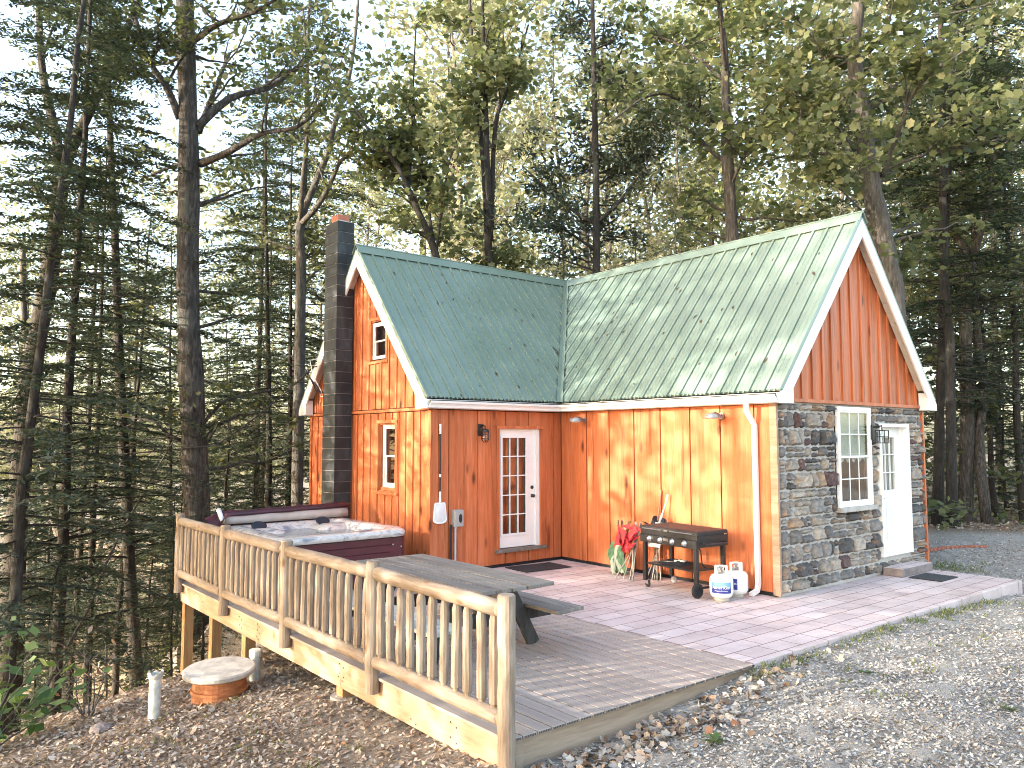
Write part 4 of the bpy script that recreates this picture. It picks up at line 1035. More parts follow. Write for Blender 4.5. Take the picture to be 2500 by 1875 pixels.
def strips(b,n,seed,x0,zt,hw):
    rr=random.Random(seed)
    for k in range(n):
        a=rr.uniform(-.13,.13);z0=rr.uniform(zt*.6,zt);m=7;vs=[];ph=rr.uniform(0,6)
        for i in range(m+1):
            t=i/m;q=Vector((x0+rr.uniform(-.015,.015)-.07*math.sin(t*3+ph*.2),a+.06*math.sin(t*3.5+ph),max(.02,z0-zt*.9*t)))
            w_=hw*(.6+.4*math.sin(2*t+ph));vs+=[q+Vector((.02*math.sin(ph+3*t),-w_,0)),q+Vector((-.03,0,.015)),q+Vector((.02*math.cos(ph+2*t),w_,-.01))]
        b.add(vs,[(3*i+j,3*i+j+1,3*i+j+4,3*i+j+3) for i in range(m) for j in range(2)])
def grf(b): strips(b,8,3,-.05,.5,.05)
chair('folding_chair','green and white camp chair folded low at the wall left of the red one',-.32,-1.78,.84,'green','brownpole',grf)
b=MB();strips(b,4,8,-.085,.5,.035);b.build('fabric_lining',M['paleg'],[o for o in col.objects if o.name.startswith('folding_chair')][-1],smooth=True)
def blf(b):
    ruffle(b,(-.02,.0,.8),(-.6,-.2,1),.04,.14,.05,5,.3,.9)
    ruffle(b,(-.02,-.12,.78),(-.5,.2,1),.03,.11,.05,4,.3,2.2)
chair('folding_chair','folded black camp chair tucked between red chair and griddle',-.22,-2.42,.8,'dkfab','pole',blf)
t=thing('broom','broom with a plain wooden handle leaning on the wall behind the griddle','broom',(-.26,-2.36,0),local=True)
b=MB();b.tube([(0,0,.12),(.22,-.03,1.36)],.013,8);b.build('handle',M['handle'],t)
b=MB();b.loops([rrect(-.01,0,.03,.14,.02,.0),rrect(0,0,.025,.11,.02,.12),rrect(.005,0,.02,.05,.015,.17)],True,True);b.build('bristles',M['dkfab'],t)
t=thing('shovel','grey plastic shovel with white handle tip leaning behind the griddle','shovel',(-.3,-2.4,.0),local=True)
b=MB();b.tube([(0,0,.5),(.2,-.13,1.18)],.013,8);b.build('shaft',M['plasticgrey'],t)
b=MB();b.tube([(.2,-.13,1.18),(.225,-.146,1.3)],.016,8);b.build('grip',M['white'],t)
b=MB();b.tube([(.1,-.06,.83),(.15,-.097,1.0)],.02,8);n=8;vs=[];fs=[]
for j in range(n+1):
    for i in range(n+1): u,v=i/n-.5,j/n;vs.append((.0+.11*v-.02*math.cos(u*3),-.03-.03*v+u*(.26-.12*v*v),.5+.37*v))
for j in range(n):
    for i in range(n): a=j*(n+1)+i;fs.append((a,a+1,a+n+2,a+n+1))
b.add(vs,fs);b.build('blade',M['plasticgrey'],t,smooth=True)
# ------------------------------------------------------------------ septic riser and pipes
sx,sy=-6.62,-1.62;g=gz(sx,sy)
t=thing('septic_riser','rusty orange riser under a round concrete lid on the slope below the deck','septic riser',(sx,sy,g),local=True)
b=MB();b.lathe([(.29,-.3),(.29,.08),(.305,.085),(.305,.11),(.285,.115),(.28,.22),(.32,.245),(.32,.26),(.1,.26)],(0,0,0),32);b.build('riser_pipe',M['terra'],t,smooth=False)
b=MB();b.lathe([(.001,.262),(.37,.262),(.385,.275),(.388,.31),(.37,.325),(.2,.333),(.001,.335)],(0,0,0),40);o=b.build('concrete_lid',M['conc'],t);o.rotation_euler=(R(2),R(-2),0)
def pipe(x,y,h,label,broken):
    t=thing('vent_pipe',label,'pipe',(x,y,gz(x,y)),rnd.uniform(0,6),'white plastic vent pipes on the slope',local=True)
    b=MB();b.tube([(0,0,-.2),(.01,0,h)],.06,18,False);b.tube([(.01,0,h),(0,0,-.2)],.054,18,False);b.build('pipe_body',M['pvc'],t,smooth=True)
    b=MB()
    if broken:
        n=20;ro=[];
        for zz,r in((h-.05,.064),(h-.045,.075),(h+.0,.078),(h+.012,.074),(h+.0,.06),(h-.06,.055)):
            ro.append([(.01+r*math.cos(2*math.pi*i/n),r*math.sin(2*math.pi*i/n),zz+(.016*math.sin(i*1.7)+.012*math.sin(i*.6) if zz>h-.02 else 0)) for i in range(n)])
        b.loops(ro);b.build('cracked_rim',M['conc'],t)
    else:
        b.lathe([(.061,h-.07),(.07,h-.07),(.07,h),(.06,h+.012),(.001,h+.014)],(.01,0,0),18);b.build('cap',M['pvc'],t)
pipe(-7.3,-1.62,.47,'mossy white plastic pipe with a cracked rim on the slope left of the round lid',True)
pipe(-6.12,-1.35,.34,'short white capped pipe under the deck edge right of the round lid',False)
# small log seat seen at the slope edge: stones
for i,(x,y,s,l) in enumerate(((-5.78,-3.62,.1,'small grey stone by the middle deck post footing'),(-7.75,-1.35,.11,'flat grey rock at the crest of the slope by the bare shrub'))):
    b=MB();rr=random.Random(i);n=10;m=6;lp=[]
    for j in range(m+1):
        ph=math.pi*j/m;lp.append([(s*math.sin(ph)*math.cos(2*math.pi*k/n)*rr.uniform(.8,1.15),s*math.sin(ph)*math.sin(2*math.pi*k/n)*rr.uniform(.8,1.15),s*.55*math.cos(ph)+s*.2) for k in range(n)])
    b.loops(lp,True,True);o=b.build('rock',M['patioside']);o.location=(x,y,gz(x,y));tag(o,l,'rock')
HERO={
'oak_deck':([(-4.6, 5.91, 0.28, 0.258), (-4.7, 5.87, 1.53, 0.25), (-4.79, 5.83, 2.77, 0.241), (-4.98, 5.75, 5.27, 0.225), (-5.07, 5.59, 7.76, 0.208), (-5.28, 5.45, 11.08, 0.183), (-5.42, 5.3, 13.99, 0.142)],[[(-5.25, 5.65, 8.67, 0.083), (-5.58, 5.48, 9.2, 0.065), (-5.93, 5.35, 9.54, 0.052), (-6.28, 5.05, 10.2, 0.035)], [(-4.97, 5.44, 8.5, 0.092), (-4.32, 5.49, 9.3, 0.073), (-3.55, 5.47, 9.74, 0.058), (-2.97, 5.34, 10.28, 0.045), (-2.38, 5.18, 11.02, 0.032)], [(-4.88, 5.44, 7.76, 0.083), (-4.64, 4.47, 7.78, 0.064), (-4.3, 3.66, 7.98, 0.047), (-3.94, 2.87, 7.94, 0.034), (-3.66, 2.35, 8.31, 0.022)], [(-5.07, 5.36, 10.29, 0.067), (-4.87, 4.43, 10.3, 0.048), (-4.52, 3.63, 10.28, 0.035), (-4.2, 2.84, 10.44, 0.023)], [(-4.94, 5.43, 8.42, 0.075), (-4.44, 6.2, 9.61, 0.053), (-4.01, 6.52, 10.79, 0.037)]]),
'tree_fork_left':([(-7.15, 11.04, -2.43, 0.247), (-7.18, 10.88, -0.45, 0.237), (-7.18, 10.79, 0.5, 0.228), (-7.13, 10.57, 2.39, 0.218), (-7.02, 10.32, 4.28, 0.209), (-6.88, 10.09, 5.51, 0.199), (-6.78, 9.86, 7.03, 0.18), (-6.72, 9.7, 8.35, 0.171)],[[(-6.72, 9.7, 8.35, 0.123), (-6.88, 10.09, 9.61, 0.106), (-7.08, 10.41, 10.76, 0.088), (-7.21, 10.5, 12.27, 0.069), (-7.33, 10.63, 14.75, 0.045)], [(-6.71, 9.69, 8.35, 0.133), (-6.52, 9.08, 9.09, 0.117), (-6.25, 8.66, 9.88, 0.102), (-6.02, 8.28, 10.66, 0.088), (-5.66, 7.61, 11.93, 0.068), (-5.38, 6.87, 13.37, 0.045)]]),
'tree_bent_left':([(-5.58, 13.56, -1.65, 0.166), (-5.91, 13.68, -0.05, 0.155), (-6.22, 13.79, 1.44, 0.138), (-6.38, 13.86, 2.1, 0.133), (-6.58, 13.9, 3.42, 0.111), (-6.83, 13.94, 5.19, 0.089), (-6.97, 13.85, 7.4, 0.066)],[]),
'tree_behind_chimney':([(-1.88, 7.31, 5.89, 0.13), (-1.94, 7.27, 6.89, 0.125), (-1.98, 7.25, 7.43, 0.12)],[[(-1.98, 7.25, 7.43, 0.085), (-1.67, 7.17, 8.36, 0.081), (-1.34, 7.08, 9.31, 0.077), (-1.23, 7.06, 9.89, 0.067), (-1.09, 7.04, 10.41, 0.062), (-0.83, 7.0, 11.37, 0.052), (-0.66, 6.98, 12.82, 0.042), (-0.57, 6.98, 14.84, 0.027)], [(-1.96, 7.24, 7.43, 0.065), (-2.08, 6.86, 8.33, 0.059), (-2.13, 6.58, 9.1, 0.049), (-2.16, 6.43, 9.55, 0.044), (-2.31, 6.19, 10.71, 0.034), (-2.53, 5.98, 12.13, 0.024)], [(-1.94, 7.22, 7.43, 0.075), (-1.84, 6.47, 7.75, 0.063), (-1.75, 5.97, 8.22, 0.053), (-1.7, 5.64, 8.59, 0.043), (-1.54, 4.97, 8.85, 0.028)]]),
'leaning_maple':([(-0.23, 3.5, 4.96, 0.09), (-0.3, 3.5, 5.5, 0.085), (-0.41, 3.54, 6.12, 0.081), (-0.58, 3.62, 6.66, 0.072), (-0.78, 3.74, 7.17, 0.067), (-0.98, 3.85, 7.69, 0.058), (-1.16, 3.96, 8.12, 0.049), (-1.43, 4.14, 8.54, 0.04), (-1.68, 4.3, 8.88, 0.031), (-2.08, 4.55, 9.7, 0.022)],[[(-0.44, 3.55, 6.26, 0.045), (-0.4, 3.83, 7.01, 0.041), (-0.36, 3.99, 7.73, 0.037), (-0.42, 4.34, 8.65, 0.028), (-0.44, 4.5, 9.95, 0.019)], [(-0.42, 3.53, 6.3, 0.036), (-0.55, 3.19, 6.84, 0.026), (-0.58, 3.04, 7.34, 0.022), (-0.6, 2.73, 8.14, 0.013)], [(-0.94, 3.83, 7.55, 0.036), (-1.03, 4.37, 8.05, 0.028), (-1.3, 4.94, 8.43, 0.019)], [(-0.94, 3.83, 7.55, 0.027), (-0.74, 4.07, 8.78, 0.023), (-0.62, 4.22, 10.29, 0.019), (-0.48, 4.36, 11.75, 0.014)]]),
'triple_maple':([(0.88, 3.24, 5.04, 0.12), (0.83, 3.22, 5.69, 0.115), (0.79, 3.21, 6.15, 0.101), (0.72, 3.2, 6.88, 0.083)],[[(0.75, 3.21, 6.51, 0.074), (0.66, 3.24, 8.32, 0.07), (0.57, 3.34, 9.45, 0.065), (0.5, 3.41, 10.68, 0.052), (0.51, 3.56, 11.75, 0.038), (0.46, 3.66, 13.86, 0.019)], [(0.79, 3.17, 6.61, 0.074), (0.55, 2.97, 8.1, 0.064), (0.41, 2.84, 9.29, 0.059), (0.26, 2.72, 10.46, 0.05), (0.14, 2.61, 11.39, 0.04), (-0.03, 2.44, 13.29, 0.018)], [(0.79, 3.14, 6.88, 0.065), (0.69, 2.96, 8.25, 0.055), (0.59, 2.71, 9.18, 0.045), (0.63, 2.51, 9.6, 0.036), (0.65, 2.19, 10.01, 0.027), (0.74, 1.77, 11.05, 0.018)]]),
'center_pine':([(3.07, 2.12, 5.12, 0.1), (3.02, 2.05, 6.26, 0.095), (2.97, 2.0, 7.2, 0.085), (2.91, 1.93, 8.46, 0.076), (2.82, 1.87, 9.95, 0.066), (2.75, 1.82, 11.16, 0.057), (2.68, 1.77, 12.31, 0.047), (2.56, 1.64, 14.68, 0.024)],[[(2.93, 2.04, 7.16, 0.043), (2.76, 2.53, 7.53, 0.039), (2.52, 3.06, 8.06, 0.029), (2.2, 3.75, 8.83, 0.02)], [(2.99, 1.99, 7.16, 0.043), (3.14, 1.58, 7.47, 0.038), (3.3, 1.15, 7.92, 0.028), (3.38, 0.79, 8.31, 0.018), (3.38, 0.48, 8.88, 0.014)], [(2.94, 1.92, 8.29, 0.028), (3.61, 1.87, 8.62, 0.024), (4.35, 1.76, 9.01, 0.015)], [(2.96, 2.07, 6.54, 0.033), (2.31, 2.06, 6.77, 0.028), (1.67, 2.05, 6.89, 0.018), (0.93, 2.15, 6.69, 0.013)]]),
'grey_oak':([(5.56, 0.06, 5.69, 0.161), (5.48, 0.05, 6.44, 0.152), (5.43, 0.04, 6.94, 0.147), (5.32, 0.02, 8.23, 0.138), (5.26, 0.01, 8.81, 0.133), (5.21, 0.0, 9.35, 0.114), (5.17, -0.05, 10.28, 0.095), (5.11, -0.08, 11.17, 0.081), (4.96, -0.07, 12.31, 0.062), (4.8, -0.12, 14.2, 0.033)],[[(5.25, -0.02, 9.14, 0.081), (4.88, 0.0, 9.39, 0.07), (4.49, 0.04, 9.55, 0.06), (4.04, 0.14, 9.64, 0.05), (3.59, 0.24, 9.74, 0.041), (3.3, 0.34, 9.75, 0.036), (2.81, 0.5, 9.51, 0.027), (2.13, 0.72, 8.9, 0.017)], [(5.3, 0.01, 8.52, 0.052), (5.25, 0.4, 8.9, 0.043), (5.17, 0.8, 9.42, 0.029), (5.04, 1.25, 9.84, 0.02)], [(5.37, -0.0, 8.01, 0.043), (5.12, -0.49, 8.44, 0.037), (5.01, -0.98, 9.1, 0.027), (5.01, -1.4, 9.6, 0.018)], [(5.16, -0.06, 10.42, 0.047), (5.0, 0.52, 11.13, 0.039), (4.76, 1.17, 11.77, 0.03), (4.51, 1.85, 12.13, 0.02)], [(5.16, -0.08, 10.61, 0.038), (4.56, -0.42, 11.24, 0.028), (4.19, -0.58, 11.98, 0.018)]]),
'big_oak_right':([(8.46, -2.22, 5.12, 0.247), (8.32, -2.19, 5.87, 0.237), (8.19, -2.15, 6.63, 0.228), (8.0, -2.08, 7.49, 0.218), (7.81, -2.02, 8.6, 0.209), (7.7, -2.0, 9.37, 0.199), (7.61, -1.99, 9.94, 0.18), (7.48, -1.96, 10.79, 0.161), (7.44, -1.97, 11.27, 0.152), (7.49, -2.11, 12.31, 0.123), (7.44, -2.29, 14.67, 0.071)],[[(8.1, -2.22, 8.24, 0.066), (7.72, -2.6, 8.62, 0.055), (7.46, -2.94, 9.01, 0.045), (7.22, -3.3, 9.51, 0.04), (7.13, -3.77, 9.8, 0.03), (7.36, -4.38, 10.17, 0.021)], [(8.09, -2.22, 8.33, 0.038), (7.82, -3.04, 8.37, 0.032), (7.92, -3.76, 8.37, 0.022), (8.18, -4.62, 8.39, 0.013)], [(7.55, -1.84, 8.85, 0.043), (6.78, -2.0, 8.95, 0.037), (6.11, -2.0, 9.24, 0.027), (5.39, -1.94, 9.29, 0.017)], [(7.46, -1.84, 9.66, 0.047), (6.86, -1.9, 10.05, 0.037), (6.3, -1.88, 10.5, 0.032), (5.79, -1.9, 10.9, 0.022), (5.12, -1.78, 11.31, 0.018)], [(7.62, -2.05, 10.51, 0.043), (7.16, -2.71, 10.59, 0.036), (6.87, -3.04, 11.1, 0.027), (6.67, -3.34, 11.89, 0.017)], [(7.71, -2.17, 11.08, 0.043), (7.38, -3.08, 11.26, 0.032), (7.55, -3.86, 11.18, 0.026), (7.82, -4.71, 11.15, 0.017)], [(7.7, -2.06, 10.04, 0.033), (8.93, -2.35, 10.69, 0.029), (10.0, -2.78, 11.67, 0.025), (11.24, -3.38, 12.89, 0.015)], [(7.62, -1.83, 8.24, 0.028), (6.49, -1.94, 8.06, 0.023), (5.74, -1.98, 8.11, 0.018), (4.92, -2.0, 8.4, 0.013)], [(7.8, -1.9, 7.39, 0.024), (6.46, -2.13, 7.54, 0.018), (5.63, -2.13, 7.86, 0.013)]]),
'right_fork':([(14.31, -1.16, -1.63, 0.243), (14.29, -1.23, -0.7, 0.22), (14.26, -1.34, 0.68, 0.203), (14.24, -1.43, 1.84, 0.191), (14.15, -1.52, 3.57, 0.18), (14.05, -1.59, 5.31, 0.168), (14.0, -1.64, 6.23, 0.162), (14.08, -1.79, 7.16, 0.139)],[[(14.08, -1.79, 7.16, 0.087), (14.05, -1.56, 7.79, 0.082), (13.99, -1.31, 8.37, 0.071), (14.0, -1.03, 9.35, 0.054), (14.0, -0.93, 11.1, 0.036)], [(14.1, -1.81, 7.16, 0.099), (14.0, -2.04, 7.69, 0.086), (13.91, -2.27, 8.32, 0.074), (13.73, -2.48, 9.27, 0.056), (13.66, -2.82, 10.76, 0.045), (13.53, -3.14, 12.67, 0.028)]]),
}
HEM=[(-8.21,3.75,0.2,0.007,-0.098),(-5.46,11.19,0.2,-0.036,-0.063),(-5.59,13.22,0.2,-0.047,-0.054),(-4.93,11.41,0.17,0.003,-0.094),(-5.28,7.18,0.28,0.042,-0.126),(-1.86,8.93,0.13,-0.030,-0.068),(-0.31,11.55,0.25,-0.036,-0.063),(-0.31,16.70,0.2,-0.044,-0.057),(1.71,18.93,0.22,-0.044,-0.057),(-2.33,15.75,0.2,-0.044,-0.057),(-5.19,20.62,0.2,-0.044,-0.057),(-2.10,22.01,0.2,-0.044,-0.057),(-5.15,27.03,0.22,-0.044,-0.057),(12.46,-1.30,0.27,-0.091,-0.019),(12.22,-1.76,0.28,-0.060,-0.044),(15.92,-1.51,0.15,-0.040,-0.060),(15.41,-2.39,0.18,-0.029,-0.069),(25.00,1.48,0.2,-0.044,-0.057),(19.32,-1.68,0.2,-0.044,-0.057),(26.42,2.91,0.2,-0.044,-0.057),(5.46,5.62,0.15,-0.044,-0.057),(8.31,5.90,0.16,-0.044,-0.057),(1.81,11.13,0.15,-0.044,-0.057),(11.88,6.88,0.18,-0.044,-0.057),(17.28,1.26,0.2,-0.044,-0.057),]
# ------------------------------------------------------------------ trees
def np_mesh(name,V,F,k):   # V (n,3), F (m,k)
    me=bpy.data.meshes.new(name);n=len(V);m=len(F)
    me.vertices.add(n);me.vertices.foreach_set('co',np.asarray(V,np.float32).ravel())
    me.loops.add(m*k);me.loops.foreach_set('vertex_index',np.asarray(F,np.int32).ravel())
    me.polygons.add(m);me.polygons.foreach_set('loop_start',np.arange(0,m*k,k,dtype=np.int32))
    me.polygons.foreach_set('loop_total',np.full(m,k,dtype=np.int32))
    me.update(calc_edges=True);return me
def star(tips,inr,n0=-90):
    return np.array(tips,float)
MAPLE=np.array([(0,-.5),(.2,-.33),(.45,-.27),(.4,-.04),(.48,.2),(.26,.26),(.0,.55),(-.26,.26),(-.48,.2),(-.4,-.04),(-.45,-.27),(-.2,-.33)])
OAK=np.array([(0,-.5),(.2,-.2),(.24,.12),(.0,.5),(-.24,.12),(-.2,-.2)])
NEED=np.array([(-.5,0),(0,-.17),(.5,0),(0,.17)])
def leaves(name,Cn,size,tpl,rng,tilt=.55,dirs=None,droop=0):
    n=len(Cn);Cn=np.asarray(Cn)
    nv=rng.normal(0,tilt,(n,3));nv[:,2]+=1;nv/=np.linalg.norm(nv,axis=1)[:,None]
    a=rng.normal(0,1,(n,3)) if dirs is None else np.asarray(dirs)+rng.normal(0,.12,(n,3))
    u=np.cross(nv,a);u/=np.linalg.norm(u,axis=1)[:,None]+1e-9;w=np.cross(u,nv)
    s=(size*rng.uniform(.65,1.3,n))[:,None,None] if np.isscalar(size) else (size*rng.uniform(.65,1.3,n))[:,None,None]
    k=len(tpl);V=Cn[:,None,:]+s*(tpl[None,:,0,None]*w[:,None,:]+tpl[None,:,1,None]*u[:,None,:])
    if k>4: V=V-s*.25*(np.abs(tpl[None,:,0,None])**1.2)*nv[:,None,:]
    return np_mesh(name,V.reshape(-1,3),np.arange(n*k).reshape(n,k),k)
def curve(p,q,n,bend,rng):
    p=np.array(p,float);q=np.array(q,float);L=np.linalg.norm(q-p)
    t=np.linspace(0,1,n)[:,None];b=rng.normal(0,bend*L,3)
    return p+(q-p)*t+b*np.sin(math.pi*t)*.5+np.concatenate([[[0,0,0]],rng.normal(0,bend*L*.12,(n-2,3)),[[0,0,0]]])
def twigs(mb,base,r0,rng,cl,n,L,up=.25,leafn=10,sig=.22,flat=.45):
    """short twigs off a limb polyline, leaf clusters along them"""
    base=np.array(base);m=len(base)
    for _ in range(n):
        t=rng.uniform(.25,1)*(m-1);i=min(int(t),m-2);p=base[i]+(base[i+1]-base[i])*(t-i)
        d=base[i+1]-base[i];d=d/(np.linalg.norm(d)+1e-9)
        a=rng.normal(0,1,3);a[2]=a[2]*.5+up;a/=np.linalg.norm(a);v=d*.55+a;v/=np.linalg.norm(v)
        q=p+v*L*rng.uniform(.5,1.2);c=curve(p,q,4,.12,rng)
        mb.tube(c,[max(.004,r0*.5*(1-k/3.4)) for k in range(4)],4,False)
        for k in range(leafn):
            s=rng.uniform(.2,1.1);o=rng.normal(0,sig,3);o[2]*=flat;cl.append(p+(q-p)*s+o)
def finish(t,wood,cl,wm,lm,size,tpl,rng,tilt=.55,dirs=None,nm='crown'):
    wood.build('trunk',wm,t,smooth=True)
    me=leaves(nm,np.array(cl)-np.array(ORG[t]),size,tpl,rng,tilt,dirs);return link(nm,me,lm,t)
def smoothpath(P,sub=3):
    P=np.array(P,float);n=len(P);out=[]
    for i in range(n-1):
        p0,p1,p2,p3=P[max(i-1,0)],P[i],P[i+1],P[min(i+2,n-1)]
        for k in range(sub):
            t=k/sub;out.append(.5*((2*p1)+(-p0+p2)*t+(2*p0-5*p1+4*p2-p3)*t*t+(-p0+3*p1-3*p2+p3)*t**3))
    out.append(P[-1]);return np.array(out)
HLAB={
'oak_deck':('oak_tree','tall thick grey oak rising behind the left end of the deck','oakleaf','bark',OAK,.16,(.36,.98,22,2.8,5,13)),
'tree_fork_left':('forked_tree','thick leaning tree forking high at the far left','oakleaf','barkd',OAK,.15,(.5,.98,9,2.2,5,10)),
'tree_bent_left':('bent_tree','thin bare bent tree between the forked tree and the straight hemlocks','oakleaf','barkg',OAK,.14,(.6,.98,4,1.2,3,8)),
'tree_behind_chimney':('forked_tree','pale forked tree with upswept limbs behind the chimney','maple','barkg',OAK,.14,(.5,.98,10,2,6,14)),
'leaning_maple':('maple_tree','slender dark maple leaning left above the left roof ridge','maple','barkd',MAPLE,.14,(.35,.98,14,2.0,5,17)),
'triple_maple':('maple_tree','three-stemmed dark maple above the meeting of the two ridges','maple','barkd',MAPLE,.14,(.35,.98,8,1.8,6,16)),
'center_pine':('pine_tree','tall straight pine with thin upswept branches above the long right roof','pineneedle','barkd',NEED,.3,(.1,.98,44,1.9,7,16)),
'grey_oak':('oak_tree','grey oak with a long crooked left limb behind the right ridge','maple','bark',MAPLE,.16,(.2,.98,15,2.5,5,13)),
'big_oak_right':('maple_tree','thick mottled maple rising behind the stone gable peak','maple','barkg',MAPLE,.17,(.06,.98,34,3.0,5,14)),
'right_fork':('forked_tree','large dark tree forking high right of the stone gable','maple','bark',MAPLE,.16,(.35,.98,14,2.5,5,12)),
}
SUN=Vector((-1,.24,.265)).normalized()
for hi,(key,(path,limbs)) in enumerate(HERO.items()):
    nm,lab,lm,bm,tpl,ls,(f0,f1,nl,LL,nt,nleaf)=HLAB[key]
    rng=np.random.default_rng(100+hi)
    P=[tuple(p) for p in path];x0,y0=P[0][0],P[0][1];g=gz(x0,y0)
    if g<P[0][2]-.3:
        dz=P[0][2]-g;P=[(x0-.0,y0,g-.3,P[0][3]*1.35),(x0,y0,g+.35,P[0][3]*1.12)]+P
    t=thing(nm,lab,'tree',(P[0][0],P[0][1],g))
    sp=smoothpath(P);mb=MB();cl=[]
    mb.tube(sp[:,:3],list(sp[:,3]*(1+.05*rng.normal(size=len(sp)))),12,True,.04)
    allb=[]
    for Lb in limbs:
        q=smoothpath(Lb,3);mb.tube(q[:,:3],list(np.maximum(q[:,3],.012)),8,True,.05);allb.append((q[:,:3],q[:,3]))
        # side branches on the drawn limbs
        for _ in range(5):
            i=rng.integers(len(q)//3,len(q));p=q[i,:3];d=q[i,:3]-q[i-1,:3];d/=np.linalg.norm(d)
            a=rng.normal(0,1,3);a[2]=abs(a[2])*.4;a/=np.linalg.norm(a);v=d*.8+a*.9;v/=np.linalg.norm(v)
            c=curve(p,p+v*LL*rng.uniform(.3,.7),6,.12,rng);mb.tube(c,list(np.linspace(max(.01,q[i,3]*.5),.006,6)),5,False);allb.append((c,np.full(6,.02)))
    # extra limbs all round the stem
    top=sp[:,2].max();base=sp[0,2]
    for _ in range(nl):
        f=rng.uniform(f0,f1);i=int(f*(len(sp)-1));p=sp[i,:3];a=rng.uniform(0,6.28)
        if key=='center_pine': el=rng.uniform(.15,.7);Lq=LL*(1.15-.75*f)*rng.uniform(.7,1.2)
        else: el=rng.uniform(-.05,.85);Lq=LL*(1.1-.45*f)*rng.uniform(.5,1.15)
        v=np.array([math.cos(a)*math.cos(el),math.sin(a)*math.cos(el),math.sin(el)])
        if v[0]*.627+v[1]*.779<-.2: v[0]+=1.2*.627;v[1]+=1.2*.779
        c=curve(p,p+v*Lq,7,.14,rng);mb.tube(c,list(np.linspace(max(.012,min(.045,sp[i,3]*.3)),.006,7)),5,False);allb.append((c,np.full(7,.02)))
    dirs=None
    for q,r in allb:
        twigs(mb,q,float(np.mean(r))*.5,rng,cl,nt,LL*.3,leafn=nleaf,sig=.16 if key!='center_pine' else .12,flat=.5)
    if key in('center_pine',): finish(t,mb,cl,M[bm],M[lm],ls*.55,NEED,rng,.8)
    else: finish(t,mb,cl,M[bm],M[lm],ls,tpl,rng,.6)
# hemlocks: flat drooping sprays ------------------------------------------------
def hemlock_mesh(seed,Ht,dm,z0,Lmax,nbr,twn,bare=.0,card=.085):
    rng=np.random.default_rng(seed);mb=MB();pts=[];nd=[];sz=[]
    n=14;zz=np.linspace(0,Ht,n);wob=np.cumsum(rng.normal(0,.03,(n,2)),0);wob-=wob[0]
    mb.tube([(wob[i,0],wob[i,1],zz[i]-(0.4 if i==0 else 0)) for i in range(n)],[dm/2*(1.25 if i==0 else 1)*(1-.82*zz[i]/Ht) for i in range(n)],10,True,.05)
    for b in range(nbr):
        f=(b+rng.uniform(0,1))/nbr;z=z0+(Ht-z0)*f**1.05;a=rng.uniform(0,6.28);L=Lmax*(1-f)**.62*rng.uniform(.55,1.15)+.25
        x0,y0=np.interp(z,zz,wob[:,0]),np.interp(z,zz,wob[:,1]);d=np.array([math.cos(a),math.sin(a),0]);sd=np.array([-d[1],d[0],0])
        el=rng.uniform(-.12,.3);dr=rng.uniform(.12,.4);m=8;c=[]
        wv=rng.normal(0,.06*L)
        for k in range(m):
            s=k/(m-1);c.append(np.array([x0,y0,z])+d*L*s+sd*wv*math.sin(3*s)+np.array([0,0,L*(el*s-dr*s*s)]))
        c=np.array(c);mb.tube(c,list(np.linspace(max(.007,dm*.09*(1-f*.7)),.004,m)),4,False)
        if rng.random()<bare and f<.45:
            for _ in range(5):
                s=rng.uniform(.3,1);p=c[int(s*(m-1))];v=d*rng.uniform(.3,1)+sd*rng.normal(0,.8)+np.array([0,0,rng.normal(0,.3)]);v/=np.linalg.norm(v)
                mb.tube([p,p+v*.25*L+np.array([0,0,-.03]),p+v*.45*L],[.006,.004,.003],3,False)
            continue
        nt=max(3,int(twn*L))
        for k in range(nt):
            s=.12+.88*(k+rng.uniform(0,1))/nt;i=min(int(s*(m-1)),m-2);p=c[i]+(c[i+1]-c[i])*(s*(m-1)-i)
            sg=1 if k%2 else -1;v=d*rng.uniform(.5,1)+sd*sg*rng.uniform(.5,1.1);v[2]=-rng.uniform(.0,.35);v/=np.linalg.norm(v)
            tl=rng.uniform(.25,.62)*(1.15-s*.65)*min(1,L/1.4)
            nn=max(3,int(tl/.04))
            vs_=np.array([-v[1],v[0],0])
            for q in range(nn):
                u=(q+.5)/nn*tl;sg2=1 if q%2 else -1
                dv=v*.75+vs_*sg2*.65;pts.append(p+v*u+dv*card*.45+np.array([0,0,-.25*u*u])+rng.normal(0,.012,3));nd.append(dv);sz.append(card*(1.25-.5*u/tl))
    pts=np.array(pts);nd=np.array(nd);sz=np.array(sz)
    me=leaves('crown',pts,sz*1.25,NEED*np.array([1.0,1.0]),rng,.3,dirs=nd)
    wm=bpy.data.meshes.new('trunk');wm.from_pydata(mb.v,[],mb.f);wm.polygons.foreach_set('use_smooth',[True]*len(wm.polygons))
    wm.materials.append(M['barkd']);me.materials.append(M['needle']);return wm,me
PROTO=[hemlock_mesh(1,17,.24,2.6,3.3,105,12,.3,.11),hemlock_mesh(2,15,.2,2.0,3.1,105,12,.3,.11),hemlock_mesh(3,18,.24,3.4,3.2,105,12,.3,.11),hemlock_mesh(4,12,.18,.4,2.8,110,12,.1,.11)]
NEAR=hemlock_mesh(6,19,.26,3.2,4.2,120,15,.1,.11)
def inst(name,label,cat,pr,x,y,scale,rz,lean=(0,0),group=None,zoff=0,sxy=None):
    t=thing(name,label,cat,(x,y,gz(x,y)+zoff),0,group,local=True)
    t.rotation_euler=(math.atan(-lean[1]),math.atan(lean[0]),rz);s=sxy or scale;t.scale=(s,s,scale)
    for nm,me in(('trunk',pr[0]),('crown',pr[1])):
        o=bpy.data.objects.new(nm,me);col.objects.link(o);o.parent=t
    return t
